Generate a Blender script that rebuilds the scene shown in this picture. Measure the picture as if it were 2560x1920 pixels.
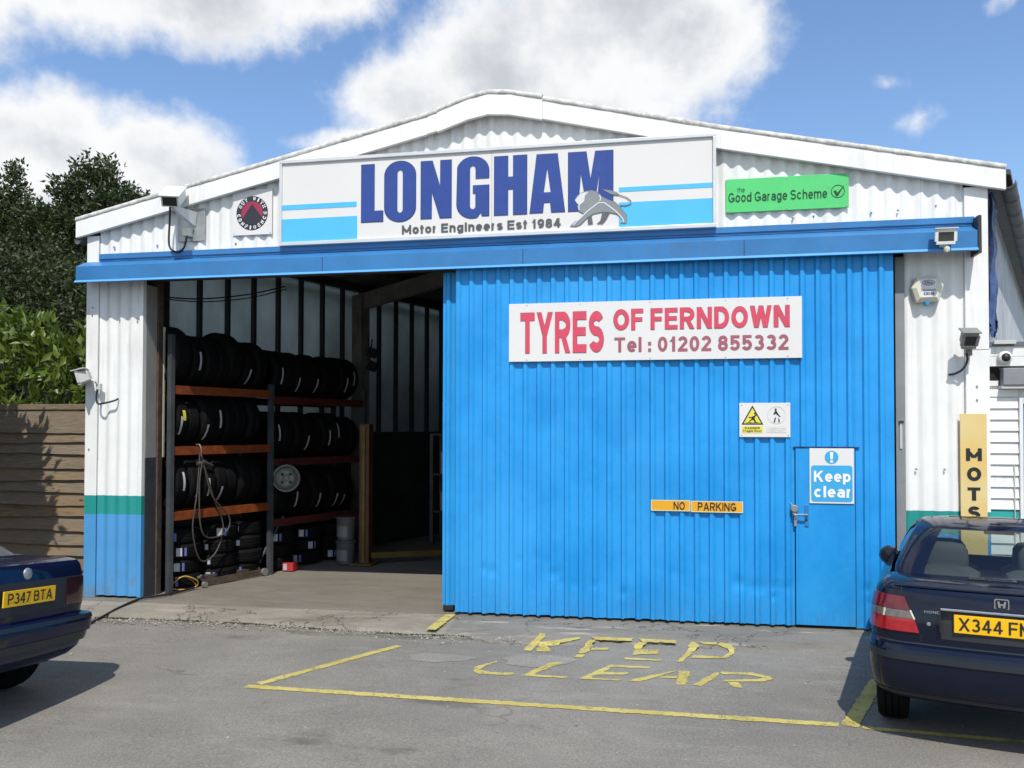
import bpy, bmesh, math, random
import numpy as np
from mathutils import Vector, Matrix

random.seed(7)
RNG = np.random.default_rng(11)
for o in list(bpy.data.objects):
    bpy.data.objects.remove(o)
S = bpy.context.scene
COL = S.collection
rad = math.radians

# ------------------------------------------------------------------ camera
cam_d = bpy.data.cameras.new('camera')
cam = bpy.data.objects.new('camera', cam_d)
COL.objects.link(cam)
S.camera = cam
yaw, pitch, roll = rad(11.15), rad(1.2), rad(0.1)
cam_d.sensor_width = 36
cam_d.sensor_fit = 'HORIZONTAL'
cam_d.lens = 36 * 0.8273
cam_d.shift_y = 70 / 2560
cam_d.clip_start = 0.05
cam_d.clip_end = 3000
fwd = Vector((-math.sin(yaw) * math.cos(pitch), math.cos(yaw) * math.cos(pitch), math.sin(pitch)))
r0 = Vector((math.cos(yaw), math.sin(yaw), 0))
u0 = r0.cross(fwd)
rgt = r0 * math.cos(roll) + u0 * math.sin(roll)
upv = rgt.cross(fwd)
cam.matrix_world = Matrix(((rgt.x, upv.x, -fwd.x, 6.959), (rgt.y, upv.y, -fwd.y, -8.989),
                           (rgt.z, upv.z, -fwd.z, 2.0), (0, 0, 0, 1)))
S.render.resolution_x, S.render.resolution_y = 1024, 768

# ------------------------------------------------------------------ exposure
S.view_settings.view_transform = 'Standard'
S.view_settings.look = 'None'
S.view_settings.exposure = 0.0
S.view_settings.gamma = 1.0
S.view_settings.use_curve_mapping = False

# ------------------------------------------------------------------ sun
SUN = Vector((0.13, -0.68, 1.0)).normalized()
sun_d = bpy.data.lights.new('sun', 'SUN')
sun_d.energy = 4.6
sun_d.angle = rad(0.53)
sun_d.color = (1.0, 0.945, 0.85)
sun = bpy.data.objects.new('sun', sun_d)
COL.objects.link(sun)
sun.location = (9, -14, 18)
sun.rotation_euler = SUN.to_track_quat('Z', 'Y').to_euler()

# ------------------------------------------------------------------ sky with cumulus clouds
world = bpy.data.worlds.new('World')
S.world = world
world.use_nodes = True
world.cycles.sampling_method = 'MANUAL'
world.cycles.sample_map_resolution = 512
wt = world.node_tree
wt.nodes.clear()


def wn(t, **k):
    n = wt.nodes.new(t)
    for a, b in k.items():
        setattr(n, a, b)
    return n


def wmath(op, a, b=None, c=None, clamp=False):
    n = wn('ShaderNodeMath', operation=op)
    n.use_clamp = clamp
    for i, v in enumerate((a, b, c)):
        if v is None:
            continue
        if isinstance(v, (int, float)):
            n.inputs[i].default_value = v
        else:
            wt.links.new(v, n.inputs[i])
    return n.outputs[0]


def build_sky():
    L = wt.links.new
    sky = wn('ShaderNodeTexSky', sky_type='NISHITA')
    sky.sun_disc = False
    sky.sun_elevation = math.asin(SUN.z)
    sky.sun_rotation = math.atan2(SUN.x, SUN.y)
    sky.altitude = 30
    sky.air_density = 1.25
    sky.dust_density = 0.5
    sky.ozone_density = 3.0
    tc = wn('ShaderNodeTexCoord')
    sep = wn('ShaderNodeSeparateXYZ')
    L(tc.outputs['Generated'], sep.inputs[0])
    az = wmath('ARCTAN2', sep.outputs[0], sep.outputs[1])
    el = wmath('ARCSINE', sep.outputs[2])
    comb = wn('ShaderNodeCombineXYZ')
    L(az, comb.inputs[0])
    L(el, comb.inputs[1])
    uv = comb.outputs[0]

    def noise(vec, scale, detail, rough=0.55):
        n = wn('ShaderNodeTexNoise')
        n.inputs['Scale'].default_value = scale
        n.inputs['Detail'].default_value = detail
        n.inputs['Roughness'].default_value = rough
        L(vec, n.inputs['Vector'])
        return n
    # the cloud banks, as azimuth / elevation / radii (degrees)
    banks = [(-40, 26, 6, 3.0), (-32, 26.8, 7, 3.0), (-25, 27.8, 5, 2.0), (-47, 24.5, 6, 3.5), (-35, 31, 16, 3),
             (-4, 26.5, 8, 5.5), (0.5, 24.5, 4.6, 3.8), (-12, 23, 6, 4.2), (-17.5, 21, 4.6, 2.8), (-6, 20, 6, 2.6), (-22, 18.4, 4, 1.2, .9), (-3, 32, 12, 5),
             (-40, 16.4, 4.2, 3.0), (-34, 16.4, 4.4, 3.0), (-30.5, 14.5, 2.8, 2.4), (-45, 15.6, 4, 2.8), (-38, 12, 10, 3), (-26, 10, 8, 2.4),
             (12.6, 20.6, 3.6, 2.2, .24), (14.6, 18.4, 4.0, 3.0, .34), (23, 25.5, 5, 3.0, .6), (19.5, 24.5, 3, 2, .5),
             (60, 20, 25, 8), (110, 35, 30, 10), (170, 24, 35, 8), (-110, 30, 30, 12), (-150, 18, 25, 8), (40, 55, 30, 10), (-60, 60, 35, 10)]

    def density(vec, tag):
        big = noise(vec, 9.0, 7.0, 0.56)
        dv = wn('ShaderNodeVectorMath', operation='SUBTRACT')
        L(big.outputs['Color'], dv.inputs[0])
        dv.inputs[1].default_value = (0.5, 0.5, 0.5)
        sc = wn('ShaderNodeVectorMath', operation='SCALE')
        L(dv.outputs[0], sc.inputs[0])
        sc.inputs['Scale'].default_value = 0.07
        ad = wn('ShaderNodeVectorMath', operation='ADD')
        L(vec, ad.inputs[0])
        L(sc.outputs[0], ad.inputs[1])
        acc = None
        for (a, e, ra, re, wt_) in [(q + (1.25,))[:5] for q in banks]:
            s1 = wn('ShaderNodeVectorMath', operation='SUBTRACT')
            L(ad.outputs[0], s1.inputs[0])
            s1.inputs[1].default_value = (rad(a), rad(e), 0.0)
            s2 = wn('ShaderNodeVectorMath', operation='MULTIPLY')
            L(s1.outputs[0], s2.inputs[0])
            s2.inputs[1].default_value = (1 / rad(ra * 1.2), 1 / rad(re * 1.18), 0)
            ln = wn('ShaderNodeVectorMath', operation='LENGTH')
            L(s2.outputs[0], ln.inputs[0])
            v = wmath('SUBTRACT', wt_, ln.outputs['Value'])
            acc = v if acc is None else wmath('SMOOTH_MAX', acc, v, 0.25)
        fine = noise(vec, 26.0, 8.0, 0.6)
        f = wmath('MULTIPLY', wmath('SUBTRACT', fine.outputs[0], 0.5), 0.75)
        return wmath('ADD', acc, f)
    d0 = density(uv, 'a')
    mr = wn('ShaderNodeMapRange', interpolation_type='SMOOTHSTEP')
    L(d0, mr.inputs[0])
    mr.inputs[1].default_value = 0.0
    mr.inputs[2].default_value = 0.62
    mask = mr.outputs[0]
    # the thick hearts of the clouds are greyer than their sunlit rims
    sh = wn('ShaderNodeMapRange', interpolation_type='SMOOTHSTEP')
    L(wmath('ADD', wmath('MULTIPLY', d0, 0.45), noise(uv, 8.0, 6.0).outputs[0]), sh.inputs[0])
    sh.inputs[1].default_value = 0.70
    sh.inputs[2].default_value = 1.16
    ccol = wn('ShaderNodeMix', data_type='RGBA')
    L(sh.outputs[0], ccol.inputs['Factor'])
    ccol.inputs['A'].default_value = (6.7, 6.7, 6.65, 1)
    ccol.inputs['B'].default_value = (4.1, 4.3, 4.6, 1)
    wb = wn('ShaderNodeMix', data_type='RGBA', blend_type='MULTIPLY')
    wb.inputs['Factor'].default_value = 1.0
    L(sky.outputs[0], wb.inputs['A'])
    wb.inputs['B'].default_value = (0.90, 1.0, 1.14, 1)
    mx = wn('ShaderNodeMix', data_type='RGBA')
    L(wmath('MULTIPLY', mask, 0.96), mx.inputs['Factor'])
    L(wb.outputs['Result'], mx.inputs['A'])
    L(ccol.outputs['Result'], mx.inputs['B'])
    bg = wn('ShaderNodeBackground')
    bg.inputs['Strength'].default_value = 0.15
    L(mx.outputs['Result'], bg.inputs['Color'])
    out = wn('ShaderNodeOutputWorld')
    L(bg.outputs[0], out.inputs[0])


build_sky()

# ================================================================== helpers
class MB:
    """collects verts / faces of ONE mesh"""
    def __init__(self):
        self.v, self.f = [], []

    def add(self, vs, fs):
        b = len(self.v)
        self.v += [tuple(p) for p in vs]
        self.f += [tuple(i + b for i in f) for f in fs]
        return self

    def box(self, a, b):
        x0, y0, z0 = a
        x1, y1, z1 = b
        return self.add([(x0, y0, z0), (x1, y0, z0), (x1, y1, z0), (x0, y1, z0), (x0, y0, z1), (x1, y0, z1), (x1, y1, z1), (x0, y1, z1)],
                        [(0, 3, 2, 1), (4, 5, 6, 7), (0, 1, 5, 4), (1, 2, 6, 5), (2, 3, 7, 6), (3, 0, 4, 7)])

    def bar(self, p, q, w, h, up=(0, 0, 1)):
        p, q, up = Vector(p), Vector(q), Vector(up)
        d = (q - p).normalized()
        s = d.cross(up)
        if s.length < 1e-4:
            s = d.cross(Vector((1, 0, 0)))
        s.normalize()
        u = s.cross(d)
        vs = []
        for c in (p, q):
            for a, b in ((-1, -1), (1, -1), (1, 1), (-1, 1)):
                vs.append(c + s * (a * w / 2) + u * (b * h / 2))
        return self.add(vs, [(0, 1, 2, 3), (7, 6, 5, 4), (0, 4, 5, 1), (1, 5, 6, 2), (2, 6, 7, 3), (3, 7, 4, 0)])

    def prism(self, poly, y0, y1):
        """polygon in (x, z), extruded along y"""
        n = len(poly)
        self.add([(x, y0, z) for x, z in poly] + [(x, y1, z) for x, z in poly],
                 [tuple(range(n)), tuple(range(2 * n - 1, n - 1, -1))] + [(i, i + n, (i + 1) % n + n, (i + 1) % n) for i in range(n)])
        return self

    def tube(self, pts, r, n=8, caps=True):
        pts = [Vector(p) for p in pts]
        rr = r if isinstance(r, (list, tuple)) else [r] * len(pts)
        vs, fs = [], []
        prev = None
        for i, p in enumerate(pts):
            d = (pts[min(i + 1, len(pts) - 1)] - pts[max(i - 1, 0)]).normalized()
            if prev is None:
                a = d.cross(Vector((0, 0, 1)))
                if a.length < 0.05:
                    a = d.cross(Vector((1, 0, 0)))
            else:
                a = prev - d * prev.dot(d)
            a.normalize()
            prev = a
            b = d.cross(a)
            for k in range(n):
                t = 2 * math.pi * k / n
                vs.append(p + a * (rr[i] * math.cos(t)) + b * (rr[i] * math.sin(t)))
        for i in range(len(pts) - 1):
            for k in range(n):
                fs.append((i * n + k, i * n + (k + 1) % n, (i + 1) * n + (k + 1) % n, (i + 1) * n + k))
        if caps:
            fs.append(tuple(range(n - 1, -1, -1)))
            fs.append(tuple((len(pts) - 1) * n + k for k in range(n)))
        return self.add(vs, fs)

    def lathe(self, prof, n=24, c=(0, 0, 0), axis='Z', close=False):
        """prof: (radius, height) pairs"""
        vs, fs = [], []
        m = len(prof)
        for k in range(n):
            t = 2 * math.pi * k / n
            for r, h in prof:
                a, b = r * math.cos(t), r * math.sin(t)
                p = {'Z': (a, b, h), 'X': (h, a, b), 'Y': (a, h, b)}[axis]
                vs.append((p[0] + c[0], p[1] + c[1], p[2] + c[2]))
        mm = m if close else m - 1
        for k in range(n):
            for i in range(mm):
                j = (i + 1) % m
                fs.append((k * m + i, ((k + 1) % n) * m + i, ((k + 1) % n) * m + j, k * m + j))
        return self.add(vs, fs)

    def poly(self, pts):
        return self.add(pts, [tuple(range(len(pts)))])

    def xf(self, M):
        self.v = [tuple(M @ Vector(p)) for p in self.v]
        return self

    def mesh(self, name='m', smooth=None):
        me = bpy.data.meshes.new(name)
        me.from_pydata(self.v, [], self.f)
        bm = bmesh.new()
        bm.from_mesh(me)
        bmesh.ops.recalc_face_normals(bm, faces=bm.faces)
        bm.to_mesh(me)
        bm.free()
        if smooth is not None:
            me.shade_smooth()
            me.set_sharp_from_angle(angle=rad(smooth))
        return me


def bevel_mesh(me, w, seg=2):
    bm = bmesh.new()
    bm.from_mesh(me)
    bmesh.ops.remove_doubles(bm, verts=bm.verts, dist=1e-5)
    bmesh.ops.bevel(bm, geom=list(bm.edges), offset=w, segments=seg, profile=0.5, affect='EDGES', clamp_overlap=True)
    bm.to_mesh(me)
    bm.free()
    me.shade_flat()      # broad faces stay truly flat
    return me


def link(name, me, m=None, parent=None, loc=None, rot=None):
    o = bpy.data.objects.new(name, me)
    COL.objects.link(o)
    if m is not None and me is not None:
        if len(me.materials) == 0:
            me.materials.append(m)
        elif me.materials[0] != m:
            o.material_slots[0].link = 'OBJECT'
            o.material_slots[0].material = m
    if parent is not None:
        o.parent = parent
    if loc is not None:
        o.location = loc
    if rot is not None:
        o.rotation_euler = rot
    return o


def part(name, mb, m, parent, smooth=None, bevel=0, world=True, label=None, kind=None):
    """a part built in world coordinates (world=True) or in its thing's own coordinates"""
    if world:
        top = parent
        while top.parent is not None:
            top = top.parent
        L = top.location
        mb.v = [(a - L.x, b - L.y, c - L.z) for a, b, c in mb.v]
    me = mb.mesh(name, smooth)
    if bevel:
        bevel_mesh(me, bevel)
    o = link(name, me, m, parent)
    if label:
        o['label'] = label
    if kind:
        o['kind'] = kind
    return o


def tag(o, label, cat, group=None):
    o['label'] = label
    o['category'] = cat
    if group:
        o['group'] = group
    return o


def thing(name, label, cat, loc=(0, 0, 0), rotz=0.0, group=None):
    o = bpy.data.objects.new(name, None)
    COL.objects.link(o)
    o.empty_display_size = 0.1
    o.location = loc
    o.rotation_euler = (0, 0, rotz)
    return tag(o, label, cat, group)


def struct(name, mb, m, smooth=None):
    o = link(name, mb.mesh(name, smooth), m)
    o['kind'] = 'structure'
    return o


# ---- a bold grotesque drawn from strokes: V bar, H bar, D diagonal (flat ends), A arc
def _glyphs():
    def V(x, a=0.0, b=1.0):
        return ('V', x, a, b)
    def H(y, a=0.0, b=1.0):
        return ('H', y, a, b)
    def D(x0, y0, x1, y1):
        return ('D', x0, y0, x1, y1)
    def A(cx, cy, rx, ry, a0=0, a1=360):
        return ('A', cx, cy, rx, ry, a0, a1)
    S_ = [A(.5, .76, .48, .24, 25, 268), A(.5, .26, .5, .26, 92, -155)]
    P_ = [V(0), H(1, 0, .55), H(.46, 0, .55), A(.55, .73, .45, .27, -92, 92)]
    g = {
        'A': (.80, [D(0, 0, .5, 1), D(1, 0, .5, 1), H(.27, .2, .8)]), 'B': (.70, [V(0), H(0, 0, .6), H(.52, 0, .6), H(1, 0, .58), A(.58, .76, .36, .24, -92, 92), A(.6, .26, .4, .26, -92, 92)]),
        'C': (.76, [A(.5, .5, .5, .5, 38, 322)]), 'D': (.74, [V(0), H(0, 0, .45), H(1, 0, .45), A(.45, .5, .55, .5, -92, 92)]),
        'E': (.64, [V(0), H(0), H(.52, 0, .92), H(1)]), 'F': (.60, [V(0), H(1), H(.5, 0, .88)]),
        'G': (.80, [A(.5, .5, .5, .5, 40, 340), V(1, .14, .42), H(.42, .55, 1)]), 'H': (.74, [V(0), V(1), H(.5)]), 'I': (.0, [V(.5)]),
        'K': (.76, [V(0), D(.08, .40, .95, 1), D(.97, 0, .38, .62)]), 'L': (.6, [V(0), H(0)]), 'M': (.90, [V(0), V(1), D(.04, 1, .5, 0), D(.96, 1, .5, 0)]),
        'N': (.76, [V(0), V(1), D(1, 0, 0, 1)]), 'O': (.82, [A(.5, .5, .5, .5)]), 'P': (.68, P_), 'R': (.74, P_ + [D(.97, 0, .5, .46)]),
        'S': (.70, S_), 'T': (.68, [H(1), V(.5)]), 'U': (.74, [V(0, .3, 1), V(1, .3, 1), A(.5, .3, .5, .3, 178, 362)]), 'V': (.76, [D(.5, 0, 0, 1), D(.5, 0, 1, 1)]),
        'W': (1.08, [D(.24, 0, 0, 1), D(.24, 0, .5, 1), D(.76, 0, .5, 1), D(.76, 0, 1, 1)]), 'X': (.76, [D(0, 0, 1, 1), D(1, 0, 0, 1)]),
        'Y': (.76, [D(.5, .42, 0, 1), D(.5, .42, 1, 1), V(.5, 0, .45)]),
        '0': (.58, [A(.5, .5, .5, .5)]), '1': (.36, [V(.8), D(.0, .70, .75, .93)]), '2': (.58, [A(.5, .72, .48, .28, 165, -25), D(.06, .03, .93, .62), H(0)]),
        '3': (.58, [A(.47, .76, .46, .24, 150, -92), A(.47, .26, .53, .26, 92, -152)]), '4': (.62, [V(.75), H(.25), D(.05, .28, .72, 1)]),
        '5': (.58, [H(1, .12, .95), V(.1, .5, 1), A(.46, .31, .54, .31, 125, -152)]), '6': (.58, [A(.5, .32, .5, .32), A(.5, .5, .5, .5, 45, 190)]), '7': (.56, [H(1), D(.25, 0, .95, 1)]),
        '8': (.58, [A(.5, .76, .44, .24), A(.5, .26, .5, .26)]), '9': (.58, [A(.5, .68, .5, .32), A(.5, .5, .5, .5, 10, -135)]),
        'a': (.56, [A(.46, .20, .46, .20), V(1, 0, .46), A(.5, .46, .5, .24, -2, 150)]), 'c': (.56, [A(.5, .35, .5, .35, 42, 318)]), 'd': (.58, [A(.47, .35, .47, .35), V(1)]),
        'e': (.57, [A(.5, .35, .5, .35, -2, 318), H(.35, .05, 1)]), 'g': (.58, [A(.47, .36, .47, .34), V(1, -.06, .7), A(.5, -.06, .5, .2, 2, -150)]),
        'h': (.56, [V(0), A(.5, .42, .5, .28, -2, 182), V(1, 0, .42)]), 'i': (.0, [V(.5, 0, .7), V(.5, .96, 1.0)]), 'l': (.0, [V(.5)]), 'm': (.92, [V(0, 0, .7), A(.25, .46, .25, .24, -2, 182), V(.5, 0, .46), A(.75, .46, .25, .24, -2, 182), V(1, 0, .46)]),
        'n': (.56, [V(0, 0, .7), A(.5, .42, .5, .28, -2, 182), V(1, 0, .42)]), 'o': (.58, [A(.5, .35, .5, .35)]), 'p': (.58, [V(0, -.26, .7), A(.53, .35, .47, .35)]),
        'r': (.34, [V(0, 0, .7), A(.75, .38, .75, .32, 80, 182)]), 's': (.52, [A(.5, .53, .48, .17, 25, 268), A(.5, .18, .5, .18, 92, -155)]), 't': (.30, [V(.4, .0, .92), H(.7)]),
        'u': (.56, [V(0, .28, .7), V(1, 0, .7), A(.5, .28, .5, .28, 178, 362)]), 'f': (.30, [V(.35, 0, .9), H(.7)]), ':': (.0, [V(.5, 0, .03), V(.5, .55, .58)]),
    }
    return g


GLYPH = _glyphs()


def text_mb(s, box, y, bold=0.03, space=1.0, split=False):
    """lettering on a sign facing -y, fitted to box = (x0, x1, z0, z1)"""
    t = 0.11 + 2.4 * bold
    polys = []
    pen = 0.0
    layer = 0
    for ci, ch in enumerate(s):
        if ch == ' ':
            pen += 0.30 * space
            continue
        w, strokes = GLYPH[ch]
        w = max(w, 0.0) + t * 0.35
        if ch in 'Iil:':
            w = t
        sx, sy = w - t, 1.0 - t
        def mp(x, z):
            return (pen + t / 2 + x * sx, t / 2 + z * sy)
        for st in strokes:
            k = st[0]
            if k == 'V':
                x, a = mp(st[1], st[2])
                _, b = mp(st[1], st[3])
                polys.append(([(x - t / 2, a - t / 2), (x + t / 2, a - t / 2), (x + t / 2, b + t / 2), (x - t / 2, b + t / 2)], layer, ci))
            elif k == 'H':
                a, z = mp(st[2], st[1])
                b, _ = mp(st[3], st[1])
                th = t * 0.88
                zz = z + (t - th) / 2 * (1 if st[1] > 0.9 else -1 if st[1] < 0.1 else 0)
                polys.append(([(a - t / 2, zz - th / 2), (b + t / 2, zz - th / 2), (b + t / 2, zz + th / 2), (a - t / 2, zz + th / 2)], layer, ci))
            elif k == 'D':
                (ax, az), (bx, bz) = mp(st[1], st[2]), mp(st[3], st[4])
                ang = math.atan2(abs(bz - az) + t, abs(bx - ax) + 1e-6)
                hw = t / 2 / max(0.45, math.sin(ang))
                e0 = t / 2 if st[2] in (0, 1) else 0
                e1 = t / 2 if st[4] in (0, 1) else 0
                polys.append(([(ax - hw, az - e0), (ax + hw, az - e0), (bx + hw, bz + e1), (bx - hw, bz + e1)], layer, ci))
            else:
                _, cx, cy, rx, ry, a0, a1 = st
                n = max(6, int(abs(a1 - a0) / 15))
                c = mp(cx, cy)
                ro, ri = (rx * sx + t / 2, ry * sy + t / 2), (max(rx * sx - t / 2, 0.01), max(ry * sy - t / 2, 0.01))
                for i in range(n):
                    q = []
                    for (r_, ii) in ((ro, i), (ro, i + 1), (ri, i + 1), (ri, i)):
                        th = rad(a0 + (a1 - a0) * ii / n)
                        q.append((c[0] + r_[0] * math.cos(th), c[1] + r_[1] * math.sin(th)))
                    polys.append((q, layer, ci))
            layer = (layer + 1) % 7
        pen += w + 0.13 * space
    xs = [p[0] for q, _, _ in polys for p in q]
    zs = [p[1] for q, _, _ in polys for p in q]
    x0, x1, z0, z1 = box
    kx, kz = (x1 - x0) / (max(xs) - min(xs)), (z1 - z0) / (max(zs) - min(zs))
    if split:
        out = {}
        for q, l, c in polys:
            out.setdefault(c, MB()).add([(x0 + (px - min(xs)) * kx, y - 0.00016 * l, z0 + (pz - min(zs)) * kz) for px, pz in q], [(0, 1, 2, 3)])
        return list(out.values())
    mb = MB()
    for q, l, _ in polys:
        mb.add([(x0 + (px - min(xs)) * kx, y - 0.00016 * l, z0 + (pz - min(zs)) * kz) for px, pz in q], [(0, 1, 2, 3)])
    return mb


def outline_mb(loops, y):
    """filled shape from closed loops of (x, z), holes by even-odd"""
    cu = bpy.data.curves.new('o', 'CURVE')
    cu.dimensions = '2D'
    cu.fill_mode = 'BOTH'
    for lp in loops:
        sp = cu.splines.new('POLY')
        sp.points.add(len(lp) - 1)
        for p, (x, z) in zip(sp.points, lp):
            p.co = (x, z, 0, 1)
        sp.use_cyclic_u = True
    ob = bpy.data.objects.new('o', cu)
    COL.objects.link(ob)
    dg = bpy.context.evaluated_depsgraph_get()
    me = bpy.data.meshes.new_from_object(ob.evaluated_get(dg))
    mb = MB()
    mb.add([(v.co.x, y, v.co.y) for v in me.vertices], [tuple(p.vertices) for p in me.polygons])
    bpy.data.objects.remove(ob)
    bpy.data.curves.remove(cu)
    bpy.data.meshes.remove(me)
    return mb


def circ(cx, cz, r, n=40, a0=0.0, a1=2 * math.pi):
    return [(cx + r * math.cos(a0 + (a1 - a0) * k / n), cz + r * math.sin(a0 + (a1 - a0) * k / n)) for k in range(n)]


def smooth_path(pts, n=8):
    """Catmull-Rom through points"""
    P = [Vector(p) for p in pts]
    P = [P[0] * 2 - P[1]] + P + [P[-1] * 2 - P[-2]]
    out = []
    for i in range(1, len(P) - 2):
        for k in range(n):
            t = k / n
            a, b, c, d = P[i - 1], P[i], P[i + 1], P[i + 2]
            out.append(0.5 * ((2 * b) + (c - a) * t + (2 * a - 5 * b + 4 * c - d) * t * t + (3 * b - a - 3 * c + d) * t ** 3))
    out.append(P[-2])
    return out


# ================================================================== materials
def new_mat(name):
    m = bpy.data.materials.new(name)
    m.use_nodes = True
    nt = m.node_tree
    return m, nt, nt.nodes['Principled BSDF']


class NT:
    def __init__(self, nt, coords='pos'):
        self.nt = nt
        if coords == 'pos':
            g = nt.nodes.new('ShaderNodeNewGeometry')
            self.co = g.outputs['Position']
        else:
            g = nt.nodes.new('ShaderNodeTexCoord')
            self.co = g.outputs['Object']
            if coords == 'rand':
                oi = nt.nodes.new('ShaderNodeObjectInfo')
                s = self.n('ShaderNodeVectorMath', operation='SCALE')
                cb = self.n('ShaderNodeCombineXYZ')
                for i in range(3):
                    self.lk(oi.outputs['Random'], cb.inputs[i])
                self.lk(cb.outputs[0], s.inputs[0])
                s.inputs['Scale'].default_value = 37.0
                a = self.n('ShaderNodeVectorMath', operation='ADD')
                self.lk(self.co, a.inputs[0])
                self.lk(s.outputs[0], a.inputs[1])
                self.co = a.outputs[0]

    def n(self, t, **k):
        x = self.nt.nodes.new(t)
        for a, b in k.items():
            setattr(x, a, b)
        return x

    def lk(self, a, b):
        self.nt.links.new(a, b)

    def noise(self, scale, detail=4, rough=0.55, stretch=None, seed=None):
        co = self.co
        if stretch or seed:
            mp = self.n('ShaderNodeMapping')
            mp.inputs['Scale'].default_value = stretch or (1, 1, 1)
            if seed:
                mp.inputs['Location'].default_value = (seed, seed * 1.7, seed * 0.3)
            self.lk(co, mp.inputs['Vector'])
            co = mp.outputs[0]
        t = self.n('ShaderNodeTexNoise')
        t.inputs['Scale'].default_value = scale
        t.inputs['Detail'].default_value = detail
        t.inputs['Roughness'].default_value = rough
        self.lk(co, t.inputs['Vector'])
        return t.outputs[0]

    def ramp(self, v, a, b, smooth=True):
        m = self.n('ShaderNodeMapRange', interpolation_type='SMOOTHSTEP' if smooth else 'LINEAR')
        self.lk(v, m.inputs[0])
        m.inputs[1].default_value = a
        m.inputs[2].default_value = b
        return m.outputs[0]

    def mix(self, f, a, b, blend='MIX'):
        m = self.n('ShaderNodeMix', data_type='RGBA', blend_type=blend)
        for sock, v in (('Factor', f), ('A', a), ('B', b)):
            if isinstance(v, (int, float)):
                m.inputs[sock].default_value = v
            elif isinstance(v, (tuple, list)):
                m.inputs[sock].default_value = (*v[:3], 1)
            else:
                self.lk(v, m.inputs[sock])
        return m.outputs['Result']

    def math(self, op, a, b=None, clamp=False):
        n = self.n('ShaderNodeMath', operation=op)
        n.use_clamp = clamp
        for i, v in enumerate((a, b)):
            if v is None:
                continue
            if isinstance(v, (int, float)):
                n.inputs[i].default_value = v
            else:
                self.lk(v, n.inputs[i])
        return n.outputs[0]

    def bump(self, h, strength, dist, bsdf):
        b = self.n('ShaderNodeBump')
        b.inputs['Strength'].default_value = strength
        b.inputs['Distance'].default_value = dist
        self.lk(h, b.inputs['Height'])
        self.lk(b.outputs[0], bsdf.inputs['Normal'])


def dull(c, f):
    return tuple(x * f for x in c)


def mat(name, c, rough=0.6, metal=0.0, var=0.12, scale=4.0, bump=0.0, bscale=60, coat=0.0, spec=0.4, coords='obj', streak=0.0, dirt=(0.2, 0.19, 0.17), dscale=3.0):
    m, nt, b = new_mat(name)
    T = NT(nt, coords)
    f = T.ramp(T.noise(scale, 6, 0.6), 0.3, 0.7)
    col = T.mix(f, dull(c, 1 - var), dull(c, 1 + var * 0.6))
    if streak > 0:
        s = T.ramp(T.math('MULTIPLY', T.noise(dscale, 6, 0.6, (7, 7, 0.8)), T.noise(1.3, 4, seed=3.3)), 0.27, 0.42)
        col = T.mix(T.math('MULTIPLY', s, streak), col, dirt)
    T.lk(col, b.inputs['Base Color'])
    rr = T.math('ADD', T.math('MULTIPLY', T.noise(scale * 3, 4), 0.2), rough - 0.1)
    T.lk(rr, b.inputs['Roughness'])
    b.inputs['Metallic'].default_value = metal
    b.inputs['Specular IOR Level'].default_value = spec
    b.inputs['Coat Weight'].default_value = coat
    b.inputs['Coat Roughness'].default_value = 0.06
    if bump:
        T.bump(T.noise(bscale, 5), bump, 0.01, b)
    return m


WHITE = (0.77, 0.775, 0.765)
TEAL = (0.012, 0.27, 0.25)
LBLUE = (0.07, 0.30, 0.62)
M = {}
M['white_trim'] = mat('white_trim', WHITE, 0.7, var=0.04, scale=2.2, spec=0.15, streak=0.14, coords='pos', bump=0.05)
M['white_board'] = mat('white_board', (0.72, 0.72, 0.71), 0.55, var=0.06, streak=0.3, coords='pos', bump=0.08, bscale=30)
M['sign_white'] = mat('sign_white', (0.67, 0.665, 0.66), 0.7, var=0.02, scale=1.2, streak=0.02, coords='pos', spec=0.08)
M['alu'] = mat('alu', (0.62, 0.64, 0.66), 0.35, metal=0.25, var=0.06, coords='pos')
M['mossy'] = mat('mossy', (0.55, 0.545, 0.52), 0.8, var=0.3, scale=14, bump=0.6, bscale=25, coords='pos', streak=0.4, dirt=(0.16, 0.15, 0.12))
M['grey_paint'] = mat('grey_paint', (0.22, 0.235, 0.25), 0.5, var=0.1, coords='pos', streak=0.3)
M['dark_grey'] = mat('dark_grey', (0.05, 0.053, 0.06), 0.55, var=0.2, coords='pos')
M['beige_grey'] = mat('beige_grey', (0.30, 0.29, 0.27), 0.6, var=0.12, coords='pos', streak=0.3)
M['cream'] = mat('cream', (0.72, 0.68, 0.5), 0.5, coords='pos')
M['black'] = mat('black', (0.016, 0.016, 0.017), 0.6, var=0.2)
M['black_plastic'] = mat('black_plastic', (0.03, 0.031, 0.034), 0.45, var=0.15)
M['bar_grey'] = mat('bar_grey', (0.035, 0.038, 0.042), 0.7, var=0.2)
M['rubber'] = mat('rubber', (0.0045, 0.0045, 0.005), 0.8, var=0.3, scale=20, bump=0.25, bscale=80, spec=0.15, coords='rand')
M['rust_brown'] = mat('rust_brown', (0.085, 0.06, 0.045), 0.8, var=0.35, scale=9, coords='pos')
M['orange'] = mat('orange', (0.20, 0.046, 0.012), 0.5, var=0.3, scale=8, coords='pos', streak=0.4, dirt=(0.08, 0.05, 0.035))
M['orange_shaded'] = mat('orange_shaded', (0.075, 0.014, 0.010), 0.6, var=0.3, scale=8, coords='pos', streak=0.4, dirt=(0.05, 0.03, 0.025))  # the rack's orange, darkened in colour for the shade deeper inside
M['steel_post'] = mat('steel_post', (0.075, 0.082, 0.09), 0.5, metal=0.3, var=0.25, coords='pos')
M['galv'] = mat('galv', (0.42, 0.43, 0.43), 0.42, metal=0.7, var=0.2)
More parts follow.
